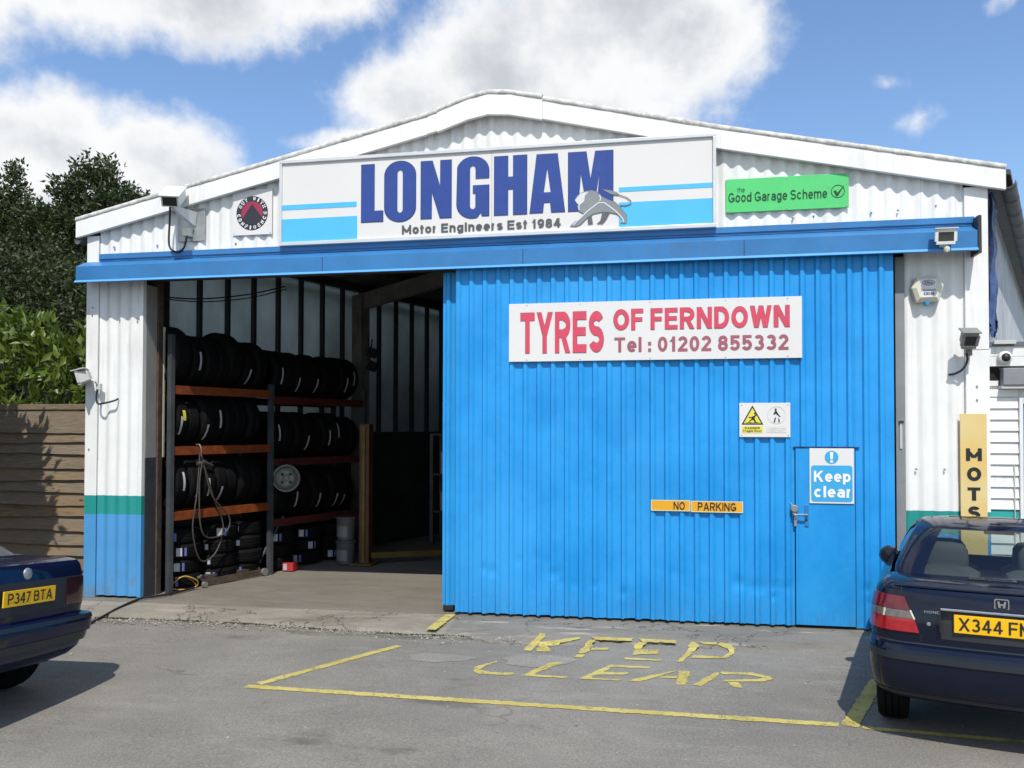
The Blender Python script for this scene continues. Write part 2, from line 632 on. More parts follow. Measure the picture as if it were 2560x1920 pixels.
M['chrome'] = mat('chrome', (0.75, 0.75, 0.76), 0.15, metal=1.0, var=0.03)
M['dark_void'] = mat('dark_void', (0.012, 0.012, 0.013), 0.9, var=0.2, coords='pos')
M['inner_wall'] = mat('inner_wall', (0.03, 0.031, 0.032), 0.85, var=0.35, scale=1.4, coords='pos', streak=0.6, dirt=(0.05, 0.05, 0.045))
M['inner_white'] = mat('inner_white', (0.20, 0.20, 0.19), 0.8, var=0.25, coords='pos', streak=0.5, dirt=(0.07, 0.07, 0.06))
M['roof_sheet'] = mat('roof_sheet', (0.10, 0.10, 0.10), 0.9, var=0.3, coords='pos')
M['gutter_grey'] = mat('gutter_grey', (0.115, 0.125, 0.135), 0.5, var=0.25, scale=8, coords='pos', streak=0.4)
M['side_wall'] = mat('side_wall', (0.50, 0.53, 0.56), 0.8, var=0.15, scale=2.5, coords='pos', streak=0.55, dirt=(0.2, 0.22, 0.25))
M['blue_sheet'] = mat('blue_sheet', (0.045, 0.08, 0.21), 0.3, var=0.5, scale=9, coords='pos', spec=0.6)
M['lgrey'] = mat('lgrey', (0.5, 0.5, 0.48), 0.5, var=0.1)
M['midgrey'] = mat('midgrey', (0.2, 0.2, 0.19), 0.5, var=0.12)
M['tub_grey'] = mat('tub_grey', (0.10, 0.10, 0.095), 0.5, var=0.2)
M['cam_white'] = mat('cam_white', (0.66, 0.67, 0.64), 0.45, var=0.08, streak=0.2)
M['ivory'] = mat('ivory', (0.66, 0.65, 0.53), 0.45, var=0.1, streak=0.25)
M['beam_blue'] = mat('beam_blue', (0.036, 0.178, 0.42), 0.4, var=0.10, scale=3, coords='pos', streak=0.35, dirt=(0.07, 0.14, 0.26), bump=0.06, bscale=9)
M['lip_blue'] = mat('lip_blue', (0.10, 0.33, 0.72), 0.35, var=0.08, coords='pos')
M['annex_blue'] = mat('annex_blue', (0.04, 0.20, 0.52), 0.4, coords='pos', var=0.08)
M['teal'] = mat('teal', TEAL, 0.5, var=0.08, coords='pos')
M['car_blue'] = mat('car_blue', (0.005, 0.0095, 0.036), 0.55, metal=0.0, var=0.12, scale=2, coat=0.75, spec=0.02)
M['car_navy'] = mat('car_navy', (0.003, 0.0065, 0.020), 0.55, metal=0.0, var=0.12, scale=2, coat=0.75, spec=0.02)
M['car_dark_trim'] = mat('car_dark_trim', (0.022, 0.025, 0.03), 0.42, var=0.12)
M['car_strip'] = mat('car_strip', (0.016, 0.02, 0.028), 0.38, var=0.1)
M['car_inside'] = mat('car_inside', (0.07, 0.072, 0.07), 0.9, var=0.12)
M['seat_cloth'] = mat('seat_cloth', (0.085, 0.083, 0.078), 0.95, var=0.1)
M['lamp_red'] = mat('lamp_red', (0.33, 0.006, 0.015), 0.12, var=0.2, scale=20, coat=1.0)
M['lamp_red_dark'] = mat('lamp_red_dark', (0.12, 0.006, 0.012), 0.15, var=0.2, coat=0.8)
M['lamp_smoke'] = mat('lamp_smoke', (0.035, 0.010, 0.012), 0.2, var=0.3, coat=0.8)
M['lamp_clear'] = mat('lamp_clear', (0.13, 0.105, 0.092), 0.12, var=0.25, scale=30, coat=1.0)
M['plate_yellow'] = mat('plate_yellow', (0.80, 0.46, 0.006), 0.35, var=0.05)
M['ink_black'] = mat('ink_black', (0.018, 0.018, 0.02), 0.5, var=0.1)
M['plate_orange'] = mat('plate_orange', (0.72, 0.36, 0.02), 0.4, var=0.08)
M['ink_blue'] = mat('ink_blue', (0.026, 0.062, 0.27), 0.4, var=0.06)
M['ink_navy'] = mat('ink_navy', (0.018, 0.03, 0.13), 0.4, var=0.05)
M['ink_sky'] = mat('ink_sky', (0.08, 0.46, 0.76), 0.4, var=0.03)
M['ink_grey'] = mat('ink_grey', (0.085, 0.09, 0.095), 0.5, var=0.1)
M['lion_grey'] = mat('lion_grey', (0.23, 0.25, 0.265), 0.4, var=0.08)
M['lion_dark'] = mat('lion_dark', (0.11, 0.12, 0.13), 0.4, var=0.05)
M['ink_pale'] = mat('ink_pale', (0.62, 0.65, 0.67), 0.4, var=0.03)
M['ink_pink'] = mat('ink_pink', (0.60, 0.065, 0.115), 0.45, var=0.06)
M['ink_pink_edge'] = mat('ink_pink_edge', (0.30, 0.10, 0.13), 0.45, var=0.06)
M['ink_mauve'] = mat('ink_mauve', (0.33, 0.10, 0.14), 0.45, var=0.08)
M['sign_green'] = mat('sign_green', (0.085, 0.56, 0.17), 0.45, var=0.04, coords='pos', streak=0.06)
M['ink_green'] = mat('ink_green', (0.008, 0.05, 0.02), 0.5, var=0.1)
M['ink_green2'] = mat('ink_green2', (0.03, 0.17, 0.05), 0.5, var=0.1)
M['sign_sky'] = mat('sign_sky', (0.045, 0.36, 0.66), 0.4, var=0.04)
M['ink_white'] = mat('ink_white', (0.78, 0.78, 0.78), 0.4, var=0.03)
M['crimson'] = mat('crimson', (0.33, 0.03, 0.075), 0.45, var=0.06)
M['slate'] = mat('slate', (0.028, 0.03, 0.042), 0.45, var=0.06)
M['warn_yellow'] = mat('warn_yellow', (0.70, 0.62, 0.08), 0.45, var=0.05)
M['faded'] = mat('faded', (0.64, 0.63, 0.60), 0.5, var=0.05)
M['rim_white'] = mat('rim_white', (0.19, 0.195, 0.175), 0.45, var=0.12, scale=9)
M['red_box'] = mat('red_box', (0.42, 0.03, 0.035), 0.5, var=0.1)
M['hose'] = mat('hose', (0.06, 0.053, 0.046), 0.6, var=0.2)
M['yellow_hose'] = mat('yellow_hose', (0.42, 0.27, 0.05), 0.5, var=0.2)
M['cable'] = mat('cable', (0.017, 0.017, 0.02), 0.5)
M['drum_blue'] = mat('drum_blue', (0.025, 0.06, 0.15), 0.5, var=0.2)
M['lift_post'] = mat('lift_post', (0.11, 0.045, 0.02), 0.55, var=0.3, scale=8, streak=0.5, dirt=(0.06, 0.04, 0.03))
M['lift_yellow'] = mat('lift_yellow', (0.16, 0.10, 0.022), 0.55, var=0.3)
M['bark'] = mat('bark', (0.07, 0.055, 0.042), 0.9, var=0.4, scale=12, bump=0.8, bscale=30)
M['stone'] = mat('stone', (0.30, 0.285, 0.26), 0.9, var=0.5, scale=30, coords='pos')
M['moss'] = mat('moss', (0.055, 0.055, 0.022), 0.95, var=0.5, scale=40, coords='pos')


def banded_paint():
    """white cladding with the teal band and pale blue dado painted on it"""
    m, nt, b = new_mat('banded_cladding')
    T = NT(nt, 'pos')
    sp = T.n('ShaderNodeSeparateXYZ')
    T.lk(T.co, sp.inputs[0])
    z = T.math('ADD', sp.outputs[2], T.math('MULTIPLY', T.math('SUBTRACT', T.noise(30, 3), 0.5), 0.008))
    f = T.ramp(T.noise(2.5, 6, 0.6), 0.3, 0.7)
    white = T.mix(f, dull(WHITE, 0.94), dull(WHITE, 1.03))
    s = T.ramp(T.math('MULTIPLY', T.noise(3.0, 7, 0.65, (9, 9, 0.7)), T.noise(1.1, 4, seed=2)), 0.25, 0.42)
    white = T.mix(T.math('MULTIPLY', s, 0.22), white, (0.36, 0.35, 0.32))
    spots = T.ramp(T.noise(55, 2, seed=5), 0.735, 0.78)
    white = T.mix(T.math('MULTIPLY', spots, 0.5), white, (0.25, 0.23, 0.2))
    blue = T.mix(f, dull(LBLUE, 0.9), LBLUE)
    low = T.math('MULTIPLY', T.ramp(T.noise(5, 7, 0.65, (2, 2, 1)), 0.45, 0.7), T.ramp(z, 0.5, 0.02))
    blue = T.mix(T.math('MULTIPLY', low, 0.7), blue, (0.16, 0.17, 0.17))
    col = T.mix(T.math('GREATER_THAN', z, 0.99), blue, T.mix(f, dull(TEAL, 0.9), TEAL))
    col = T.mix(T.math('GREATER_THAN', z, 1.212), col, white)
    T.lk(col, b.inputs['Base Color'])
    b.inputs['Roughness'].default_value = 0.6
    T.bump(T.noise(40, 4), 0.08, 0.01, b)
    return m


def door_paint():
    m, nt, b = new_mat('door_blue')
    T = NT(nt, 'pos')
    sp = T.n('ShaderNodeSeparateXYZ')
    T.lk(T.co, sp.inputs[0])
    z = sp.outputs[2]
    f = T.ramp(T.noise(1.6, 7, 0.62), 0.3, 0.7)
    col = T.mix(f, (0.009, 0.240, 0.61), (0.020, 0.305, 0.72))
    st = T.ramp(T.noise(4.0, 7, 0.65, (10, 10, 0.5)), 0.48, 0.75)
    col = T.mix(T.math('MULTIPLY', st, 0.45), col, (0.05, 0.26, 0.56))
    fade = T.ramp(T.noise(0.7, 5, 0.6, (1.6, 1, 0.7), seed=31), 0.42, 0.72)
    col = T.mix(T.math('MULTIPLY', fade, 0.35), col, (0.050, 0.335, 0.69))
    d = T.math('MULTIPLY', T.ramp(T.noise(11, 8, 0.75, (5, 5, 0.8)), 0.42, 0.75), T.ramp(z, 0.42, 0.04))
    col = T.mix(T.math('MULTIPLY', d, 0.6), col, (0.075, 0.12, 0.14))
    spots = T.ramp(T.noise(38, 2, seed=9), 0.755, 0.80)
    col = T.mix(T.math('MULTIPLY', spots, 0.6), col, (0.01, 0.10, 0.27))
    scr = T.math('MULTIPLY', T.ramp(T.noise(9, 4, 0.7, (1, 1, 5), seed=4), 0.68, 0.74), T.ramp(z, 1.1, 0.5))
    col = T.mix(T.math('MULTIPLY', scr, 0.5), col, (0.2, 0.42, 0.72))
    T.lk(col, b.inputs['Base Color'])
    T.lk(T.math('ADD', 0.32, T.math('MULTIPLY', T.noise(6, 4), 0.25)), b.inputs['Roughness'])
    b.inputs['Specular IOR Level'].default_value = 0.35
    T.bump(T.noise(5, 5, 0.5, (2.5, 2.5, 1)), 0.16, 0.03, b)
    return m


def asphalt(name='asphalt', lift=1.0):
    m, nt, b = new_mat(name)
    T = NT(nt, 'pos')
    big = T.ramp(T.noise(0.42, 7, 0.62), 0.34, 0.68)
    mid = T.ramp(T.noise(2.6, 7, 0.68), 0.3, 0.72)
    fine = T.noise(70, 4, 0.75)
    col = T.mix(big, dull((0.172, 0.163, 0.142), lift), dull((0.268, 0.254, 0.220), lift))
    col = T.mix(T.math('MULTIPLY', mid, 0.5), col, dull((0.155, 0.147, 0.131), lift))
    strk = T.ramp(T.noise(1.7, 7, 0.72, (0.6, 2.4, 1), seed=17), 0.50, 0.72)
    col = T.mix(T.math('MULTIPLY', strk, 0.45), col, dull((0.33, 0.315, 0.28), lift))
    col = T.mix(T.ramp(fine, 0.30, 0.78), T.mix(0.42, col, (0.06, 0.058, 0.054)), T.mix(0.22, col, (0.50, 0.48, 0.44)))
    st = T.ramp(T.noise(75, 1, seed=6), 0.72, 0.76)
    col = T.mix(T.math('MULTIPLY', st, 0.5), col, (0.45, 0.43, 0.39))
    oil = T.ramp(T.noise(0.95, 6, 0.6, (1, 1.7, 1), seed=12), 0.615, 0.72)
    col = T.mix(T.math('MULTIPLY', oil, 0.55), col, (0.075, 0.07, 0.063))
    drip = T.ramp(T.noise(4.0, 4, 0.6, (1, 1.6, 1), seed=40), 0.70, 0.77)
    col = T.mix(T.math('MULTIPLY', drip, 0.6), col, (0.06, 0.056, 0.05))
    tan = T.ramp(T.noise(0.7, 6, 0.6, seed=21), 0.52, 0.75)
    col = T.mix(T.math('MULTIPLY', tan, 0.35), col, (0.27, 0.245, 0.20))
    # wandering cracks
    v = T.n('ShaderNodeTexVoronoi', feature='DISTANCE_TO_EDGE')
    v.inputs['Scale'].default_value = 0.42
    w = T.n('ShaderNodeVectorMath', operation='ADD')
    nz = T.n('ShaderNodeTexNoise')
    nz.inputs['Scale'].default_value = 1.8
    nz.inputs['Detail'].default_value = 8
    T.lk(T.co, nz.inputs['Vector'])
    T.lk(T.co, w.inputs[0])
    T.lk(nz.outputs['Color'], w.inputs[1])
    T.lk(w.outputs[0], v.inputs['Vector'])
    c = T.math('MULTIPLY', T.ramp(v.outputs['Distance'], 0.010, 0.002), T.ramp(T.noise(0.6, 3, seed=50), 0.60, 0.70))
    col = T.mix(T.math('MULTIPLY', c, 0.45), col, (0.05, 0.047, 0.042))
    T.lk(col, b.inputs['Base Color'])
    b.inputs['Roughness'].default_value = 0.9
    b.inputs['Specular IOR Level'].default_value = 0.25
    h = T.math('SUBTRACT', T.math('ADD', fine, T.math('MULTIPLY', mid, 0.5)), T.math('MULTIPLY', c, 1.5))
    T.bump(h, 0.5, 0.012, b)
    return m


def concrete(name, a, bb, crack=True, wear=0.4):
    m, nt, b = new_mat(name)
    T = NT(nt, 'pos')
    big = T.ramp(T.noise(1.0, 7, 0.62, (1, 2.2, 1)), 0.32, 0.68)
    fine = T.noise(55, 4, 0.7)
    col = T.mix(big, a, bb)
    col = T.mix(T.ramp(fine, 0.35, 0.7), T.mix(0.25, col, (0.05, 0.05, 0.045)), col)
    pale = T.ramp(T.noise(2.0, 7, 0.66, (0.7, 4.5, 1), seed=3), 0.56, 0.66)
    col = T.mix(T.math('MULTIPLY', pale, wear), col, (0.36, 0.33, 0.27))
    drk = T.ramp(T.noise(1.7, 6, 0.6, (0.8, 2.5, 1), seed=8), 0.56, 0.75)
    col = T.mix(T.math('MULTIPLY', drk, 0.5), col, (0.075, 0.07, 0.06))
    if crack:
        v = T.n('ShaderNodeTexVoronoi', feature='DISTANCE_TO_EDGE')
        v.inputs['Scale'].default_value = 0.8
        w = T.n('ShaderNodeVectorMath', operation='ADD')
        nz = T.n('ShaderNodeTexNoise')
        nz.inputs['Scale'].default_value = 3.5
        nz.inputs['Detail'].default_value = 6
        T.lk(T.co, nz.inputs['Vector'])
        T.lk(T.co, w.inputs[0])
        T.lk(nz.outputs['Color'], w.inputs[1])
        T.lk(w.outputs[0], v.inputs['Vector'])
        c = T.ramp(v.outputs['Distance'], 0.012, 0.003)
        col = T.mix(T.math('MULTIPLY', c, 0.75), col, (0.05, 0.045, 0.04))
    T.lk(col, b.inputs['Base Color'])
    b.inputs['Roughness'].default_value = 0.85
    b.inputs['Specular IOR Level'].default_value = 0.25
    T.bump(T.math('ADD', fine, big), 0.35, 0.01, b)
    return m


def road_paint():
    m, nt, b = new_mat('road_paint')
    T = NT(nt, 'pos')
    f = T.ramp(T.noise(3, 6), 0.3, 0.7)
    col = T.mix(f, (0.40, 0.33, 0.085), (0.49, 0.42, 0.13))
    T.lk(col, b.inputs['Base Color'])
    b.inputs['Roughness'].default_value = 0.85
    T.bump(T.noise(62, 4, 0.75), 0.4, 0.01, b)
    # worn through to the tarmac: small stones first, whole patches where the wheels run
    fine = T.noise(58, 5, 0.8)
    mid = T.noise(6.5, 7, 0.72, seed=4)
    w = T.ramp(T.math('ADD', fine, T.math('MULTIPLY', mid, 0.9)), 0.99, 1.16)
    tr = T.n('ShaderNodeBsdfTransparent')
    mx = T.n('ShaderNodeMixShader')
    T.lk(T.math('MULTIPLY', w, 0.9), mx.inputs[0])
    T.lk(b.outputs[0], mx.inputs[1])
    T.lk(tr.outputs[0], mx.inputs[2])
    T.lk(mx.outputs[0], nt.nodes['Material Output'].inputs[0])
    return m


def fence_wood():
    m, nt, b = new_mat('fence_wood')
    T = NT(nt, 'rand')
    g = T.noise(6, 7, 0.65, (1.0, 12, 12))
    col = T.mix(T.ramp(g, 0.3, 0.7), (0.095, 0.066, 0.040), (0.235, 0.175, 0.105))
    oi = T.n('ShaderNodeObjectInfo')
    col = T.mix(T.math('MULTIPLY', oi.outputs['Random'], 0.55), col, (0.19, 0.17, 0.145))
    brown = T.ramp(T.noise(1.2, 4, 0.5, (1, 3, 3)), 0.45, 0.7)
    col = T.mix(T.math('MULTIPLY', brown, 0.5), col, (0.24, 0.135, 0.05))
    kn = T.n('ShaderNodeTexVoronoi')
    kn.inputs['Scale'].default_value = 2.3
    mp = T.n('ShaderNodeMapping')
    mp.inputs['Scale'].default_value = (1, 1, 2.6)
    T.lk(T.co, mp.inputs['Vector'])
    T.lk(mp.outputs[0], kn.inputs['Vector'])
    col = T.mix(T.ramp(kn.outputs['Distance'], 0.10, 0.05), col, (0.05, 0.035, 0.022))
    T.lk(col, b.inputs['Base Color'])
    b.inputs['Roughness'].default_value = 0.85
    T.bump(g, 0.5, 0.01, b)
    return m


def leaf_mat(name, a, bcol, gloss=0.35, trans=0.3):
    m, nt, b = new_mat(name)
    T = NT(nt, 'pos')
    g = T.n('ShaderNodeNewGeometry')
    f = g.outputs['Random Per Island']
    col = T.mix(f, a, bcol)
    col = T.mix(T.math('MULTIPLY', T.ramp(T.noise(1.3, 4), 0.35, 0.7), 0.4), col, dull(a, 0.65))
    T.lk(col, b.inputs['Base Color'])
    b.inputs['Roughness'].default_value = gloss
    tr = T.n('ShaderNodeBsdfTranslucent')
    T.lk(T.mix(0.5, col, (0.10, 0.16, 0.01)), tr.inputs['Color'])
    mx = T.n('ShaderNodeMixShader')
    mx.inputs[0].default_value = trans
    T.lk(b.outputs[0], mx.inputs[1])
    T.lk(tr.outputs[0], mx.inputs[2])
    T.lk(mx.outputs[0], nt.nodes['Material Output'].inputs[0])
    return m


def glass_mat(name, tint, refl=1.45, rough=0.02):
    m = bpy.data.materials.new(name)
    m.use_nodes = True
    nt = m.node_tree
    nt.nodes.clear()
    T = NT(nt, 'obj')
    tr = T.n('ShaderNodeBsdfTransparent')
    tr.inputs[0].default_value = (*tint, 1)
    gl = T.n('ShaderNodeBsdfGlossy')
    gl.inputs['Roughness'].default_value = rough
    lw = T.n('ShaderNodeLayerWeight')
    lw.inputs['Blend'].default_value = 0.5
    mx = T.n('ShaderNodeMixShader')
    T.lk(T.math('ADD', 0.09, T.math('MULTIPLY', T.math('POWER', lw.outputs['Facing'], 4.0), 0.85)), mx.inputs[0])
    T.lk(tr.outputs[0], mx.inputs[1])
    T.lk(gl.outputs[0], mx.inputs[2])
    o = T.n('ShaderNodeOutputMaterial')
    T.lk(mx.outputs[0], o.inputs[0])
    return m


def obscured_glass():
    """translucent wired panes: daylight glows through them, nothing can be seen sharply"""
    m = bpy.data.materials.new('obscured_glass')
    m.use_nodes = True
    nt = m.node_tree
    nt.nodes.clear()
    T = NT(nt, 'pos')
    g = T.ramp(T.noise(2.0, 6, 0.6, (1, 1, 0.6)), 0.3, 0.75)
    col = T.mix(g, (0.27, 0.315, 0.31), (0.40, 0.455, 0.46))
    tr = T.n('ShaderNodeBsdfTranslucent')
    T.lk(col, tr.inputs[0])
    df = T.n('ShaderNodeBsdfDiffuse')
    df.inputs[0].default_value = (0.2, 0.22, 0.22, 1)
    mx = T.n('ShaderNodeMixShader')
    mx.inputs[0].default_value = 0.25
    T.lk(tr.outputs[0], mx.inputs[1])
    T.lk(df.outputs[0], mx.inputs[2])
    o = T.n('ShaderNodeOutputMaterial')
    T.lk(mx.outputs[0], o.inputs[0])
    return m


def faded_yellow():
    m, nt, b = new_mat('mot_yellow')
    T = NT(nt, 'pos')
    f = T.noise(1.6, 5, 0.6, (1, 1, 1.5))
    col = T.mix(T.ramp(f, 0.3, 0.7), (0.66, 0.47, 0.16), (0.66, 0.54, 0.26))
    T.lk(col, b.inputs['Base Color'])
    b.inputs['Roughness'].default_value = 0.5
    return m


M['banded'] = banded_paint()
M['door'] = door_paint()
M['asphalt'] = asphalt()
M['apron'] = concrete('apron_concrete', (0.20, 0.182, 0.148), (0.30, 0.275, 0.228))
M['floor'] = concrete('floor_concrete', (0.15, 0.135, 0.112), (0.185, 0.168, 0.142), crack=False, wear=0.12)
M['patch'] = asphalt('pale_repair', 1.3)
M['crumble'] = concrete('crumbled_tarmac', (0.105, 0.095, 0.078), (0.22, 0.205, 0.175), crack=False, wear=0.5)
M['ramp'] = concrete('worn_ramp', (0.175, 0.165, 0.145), (0.225, 0.212, 0.185), wear=0.75)
M['road_paint'] = road_paint()
M['fence'] = fence_wood()
M['laurel'] = leaf_mat('laurel_leaf', (0.075, 0.135, 0.016), (0.175, 0.245, 0.036), 0.38, 0.35)
M['dark_leaf'] = leaf_mat('dark_leaf', (0.018, 0.034, 0.011), (0.048, 0.074, 0.022), 0.55, 0.2)
M['dark_leaf2'] = leaf_mat('dark_leaf_olive', (0.022, 0.036, 0.012), (0.062, 0.082, 0.026), 0.6, 0.22)
M['glass'] = glass_mat('car_glass', (0.70, 0.77, 0.75))
M['lens'] = glass_mat('lamp_lens', (0.5, 0.52, 0.5), rough=0.08)
M['obscured'] = obscured_glass()
M['mot_yellow'] = faded_yellow()

# ================================================================== ground
def slope(x):
    return 0.011 * min(max(x, -6.0), 16.0)


def slab_z(x):
    return 0.006 * min(max(x, -6.0), 16.0)


def yard_z(x, y):
    """the yard falls a little to the left; the apron ramps up to the slab"""
    return -0.10 + slope(x)


def build_ground():
    xs = [-900, -300, -100, -40, -20] + [x * 0.5 for x in range(-24, 49)] + [30, 50, 110, 310, 900]
    ys = [-900, -300, -100, -40, -24] + [y * 0.5 for y in range(-36, 13)] + [9, 14, 25, 50, 110, 310, 900]
    mb = MB()
    vs = []
    for y in ys:
        for x in xs:
            k = 0.012 * math.sin(x * 1.3 + 0.4) * math.cos(y * 0.9) if abs(x) < 13 and -18 < y < -3.4 else 0
            vs.append((x, y, yard_z(x, y) + k - (0.03 if y > 0.4 else 0)))
    nx = len(xs)
    fs = [(j * nx + i, j * nx + i + 1, (j + 1) * nx + i + 1, (j + 1) * nx + i) for j in range(len(ys) - 1) for i in range(nx - 1)]
    mb.add(vs, fs)
    struct('yard_ground', mb, M['asphalt'], smooth=60)
    # workshop floor slab
    mb = MB()
    pts = []
    for t in range(0, 13):
        x = -0.05 + t * 10.0 / 12
        pts.append(x)
    vs, fs = [], []
    for x in pts:
        for (dy, dz) in ((-0.2 + 0.012 * math.sin(x * 5), -0.012), (-0.17, 0.0), (13.5, 0.0)):
            vs.append((x + (0.36 * dy if dy > 1 else 0), dy, slab_z(x) + dz))
        vs.append((x, -0.2 + 0.012 * math.sin(x * 5), slab_z(x) - 0.2))
    for i in range(len(pts) - 1):
        a = i * 4
        b = a + 4
        fs += [(a, a + 1, b + 1, b), (a + 1, a + 2, b + 2, b + 1), (a + 3, a, b, b + 3)]
    mb.add(vs, fs)
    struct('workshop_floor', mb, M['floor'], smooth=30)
    # sloping concrete apron with a broken front edge; from the doors rightwards it is a worn ramp
    rr = random.Random(4)
    for nm, xa, xb, mt in (('concrete_apron', -0.1, 4.66, 'apron'), ('worn_ramp', 4.66, 12.5, 'ramp')):
        mb = MB()
        vs, fs = [], []
        n = 90
        for i in range(n + 1):
            x = xa + i * ((xb - xa) / n)
            front = -0.66 + 0.06 * math.sin(x * 1.1) + rr.uniform(-0.02, 0.02) - 0.10 * max(0, min(1, (x - 2.6) / 1.6)) - 0.16 * max(0, min(1, (x - 4.4) / 1.0))
            if x > 4.66:
                front += 0.07 * math.sin(x * 3.1) + 0.04 * math.sin(x * 8.3) + rr.uniform(-0.04, 0.04)
            z1 = slab_z(x) - 0.006
            z2 = yard_z(x, 0) + (0.042 if x < 4.3 else 0.014) + rr.uniform(-0.004, 0.004)
            ym = (-0.19 + front) / 2
            vs += [(x, -0.19, z1), (x, ym, (z1 + z2) / 2 + 0.006), (x, front, z2), (x, front - 0.03, yard_z(x, 0) - 0.01)]
        for i in range(n):
            for k in range(3):
                fs.append((i * 4 + k, i * 4 + 4 + k, i * 4 + 5 + k, i * 4 + 1 + k))
        mb.add(vs, fs)
        struct(nm, mb, M[mt], smooth=40)
    # round repair patches in the asphalt
    for (cx, cy, rx, ry, tilt) in ((5.73, -1.565, 0.31, 0.20, 0.1), (4.85, -1.62, 0.30, 0.14, 0.05)):
        mb = MB()
        ring = []
        for k in range(60):
            t = 2 * math.pi * k / 60
            w = 1 + 0.09 * math.sin(3 * t + 1) + 0.06 * math.sin(7 * t) + rr.uniform(-0.05, 0.05)
            x, y = cx + rx * w * math.cos(t), cy + ry * w * math.sin(t) + tilt * rx * math.cos(t)
            ring.append((x, y, yard_z(x, y) + 0.003))
        mb.poly(ring)
        struct('asphalt_patch', mb, M['patch'])
    # strip of crumbled tarmac along the foot of the apron
    mb = MB()
    vs, fs = [], []
    nx_, ny_ = 150, 14
    for i in range(nx_ + 1):
        x = 0.0 + 5.4 * i / nx_
        y0 = -0.66 + 0.06 * math.sin(x * 1.1) - 0.10 * max(0, min(1, (x - 2.6) / 1.6)) - 0.12 * max(0, min(1, (x - 4.5) / 0.6))
        wd = 0.20 + 0.07 * math.sin(x * 2.3) + 0.05 * math.sin(x * 5.9 + 1) + rr.uniform(-0.03, 0.03)
        for j in range(ny_ + 1):
            t = j / ny_
            edge = min(1.0, 4 * (1 - t))
            z = yard_z(x, 0) + (-0.006 + edge * (0.010 + 0.016 * rr.random() ** 2))
            vs.append((x + rr.uniform(-0.01, 0.01), y0 - wd * t + rr.uniform(-0.006, 0.006), z))
    fs = [(i * (ny_ + 1) + j, (i + 1) * (ny_ + 1) + j, (i + 1) * (ny_ + 1) + j + 1, i * (ny_ + 1) + j + 1) for i in range(nx_) for j in range(ny_)]
    struct('crumbled_tarmac', mb.add(vs, fs), M['crumble'], smooth=20)
    # loose stones and grit along the broken apron edge
    mb = MB()
    for i in range(2600):
        if rr.random() < 0.86:
            x = rr.uniform(0.1, 5.9)
            y = -0.70 - abs(rr.gauss(0, 0.13)) - 0.10 * max(0, min(1, (x - 2.6) / 1.6)) - 0.06 * max(0, min(1, (x - 4.4)))
        else:
            x = rr.uniform(-1, 9)
            y = rr.uniform(-5.5, -0.9)
        r = rr.uniform(0.003, 0.010) if rr.random() < 0.93 else rr.uniform(0.010, 0.024)
        z = yard_z(x, y) + r * 0.3 + (0.012 if y > -0.95 and x < 5.4 else 0)
        a = rr.uniform(0, 6.28)
        ca, sa = math.cos(a), math.sin(a)
        vs = []
        for (px, py, pz) in ((1, 0, 0), (0, 0.7, 0), (-1, 0.1, 0), (0, -0.8, 0), (0.1, 0, 0.7), (0, 0, -0.6)):
            q = rr.uniform(0.75, 1.2)
            vs.append((x + r * q * (px * ca - py * sa), y + r * q * (px * sa + py * ca), z + r * q * pz))
        mb.add(vs, [(0, 1, 4), (1, 2, 4), (2, 3, 4), (3, 0, 4), (1, 0, 5), (2, 1, 5), (3, 2, 5), (0, 3, 5)])
    o = link('loose_grit', mb.mesh('grit'), M['stone'])
    o['kind'] = 'stuff'
    o['label'] = 'loose stones and grit along the broken edge of the concrete apron'
    o['category'] = 'grit'
    # moss in the joint below the apron
    mb = MB()
    for i in range(3200):
        x = rr.uniform(0.3, 4.9)
        if math.sin(x * 3.1) + math.sin(x * 7.7 + 1) < -0.3 and rr.random() < 0.8:
            continue
        y = -0.70 + 0.06 * math.sin(x * 1.1) - 0.10 * max(0, min(1, (x - 2.6) / 1.6)) - abs(rr.gauss(0, 0.022))
        r = rr.uniform(0.004, 0.012)
        z = yard_z(x, y) + rr.uniform(0.0, 0.018)
        a = rr.uniform(0, 6.28)
        mb.add([(x + r * math.cos(a), y + r * math.sin(a), z), (x - r * math.sin(a), y + r * math.cos(a), z + r * 0.6), (x - r * math.cos(a), y - r * math.sin(a), z), (x, y, z + r)],
               [(0, 1, 3), (1, 2, 3), (0, 1, 2)])
    o = link('moss', mb.mesh('moss'), M['moss'])
    o['kind'] = 'stuff'
    o['label'] = 'dark moss growing in the joint below the concrete apron'
    o['category'] = 'moss'


build_ground()


# ------------------------------------------------------------------ yellow road paint
def rough_poly(poly, step=0.025, amp=0.009, rr=random.Random(3)):
    out = []
    for i, p in enumerate(poly):
        q = poly[(i + 1) % len(poly)]
        d = math.dist(p, q)
        n = max(1, int(d / step))
        for k in range(n):
            t = k / n
            out.append((p[0] + (q[0] - p[0]) * t + rr.uniform(-amp, amp), p[1] + (q[1] - p[1]) * t + rr.uniform(-amp, amp)))
    return out


def drape_poly(loops, zf):
    mb = outline_mb([rough_poly(l) for l in loops], 0)
    mb.v = [(x, y, zf(x, y)) for x, _, y in mb.v]
    return mb


def paint_z(x, y):
    return yard_z(x, y) + 0.0045


def apron_z(x, y):
    z1, z2 = slab_z(x) - 0.006, yard_z(x, 0) + 0.04
    t = min(max((-0.19 - y) / 0.55, 0), 1)
    return z1 + (z2 - z1) * t + 0.014


def keep_z(x, y):
    if y > -1.0:
        return yard_z(x, y) + 0.024 + (0.088 - 0.005 * x) * max(0, min(1, (y + 0.93) / 0.74))
    return yard_z(x, y) + 0.006


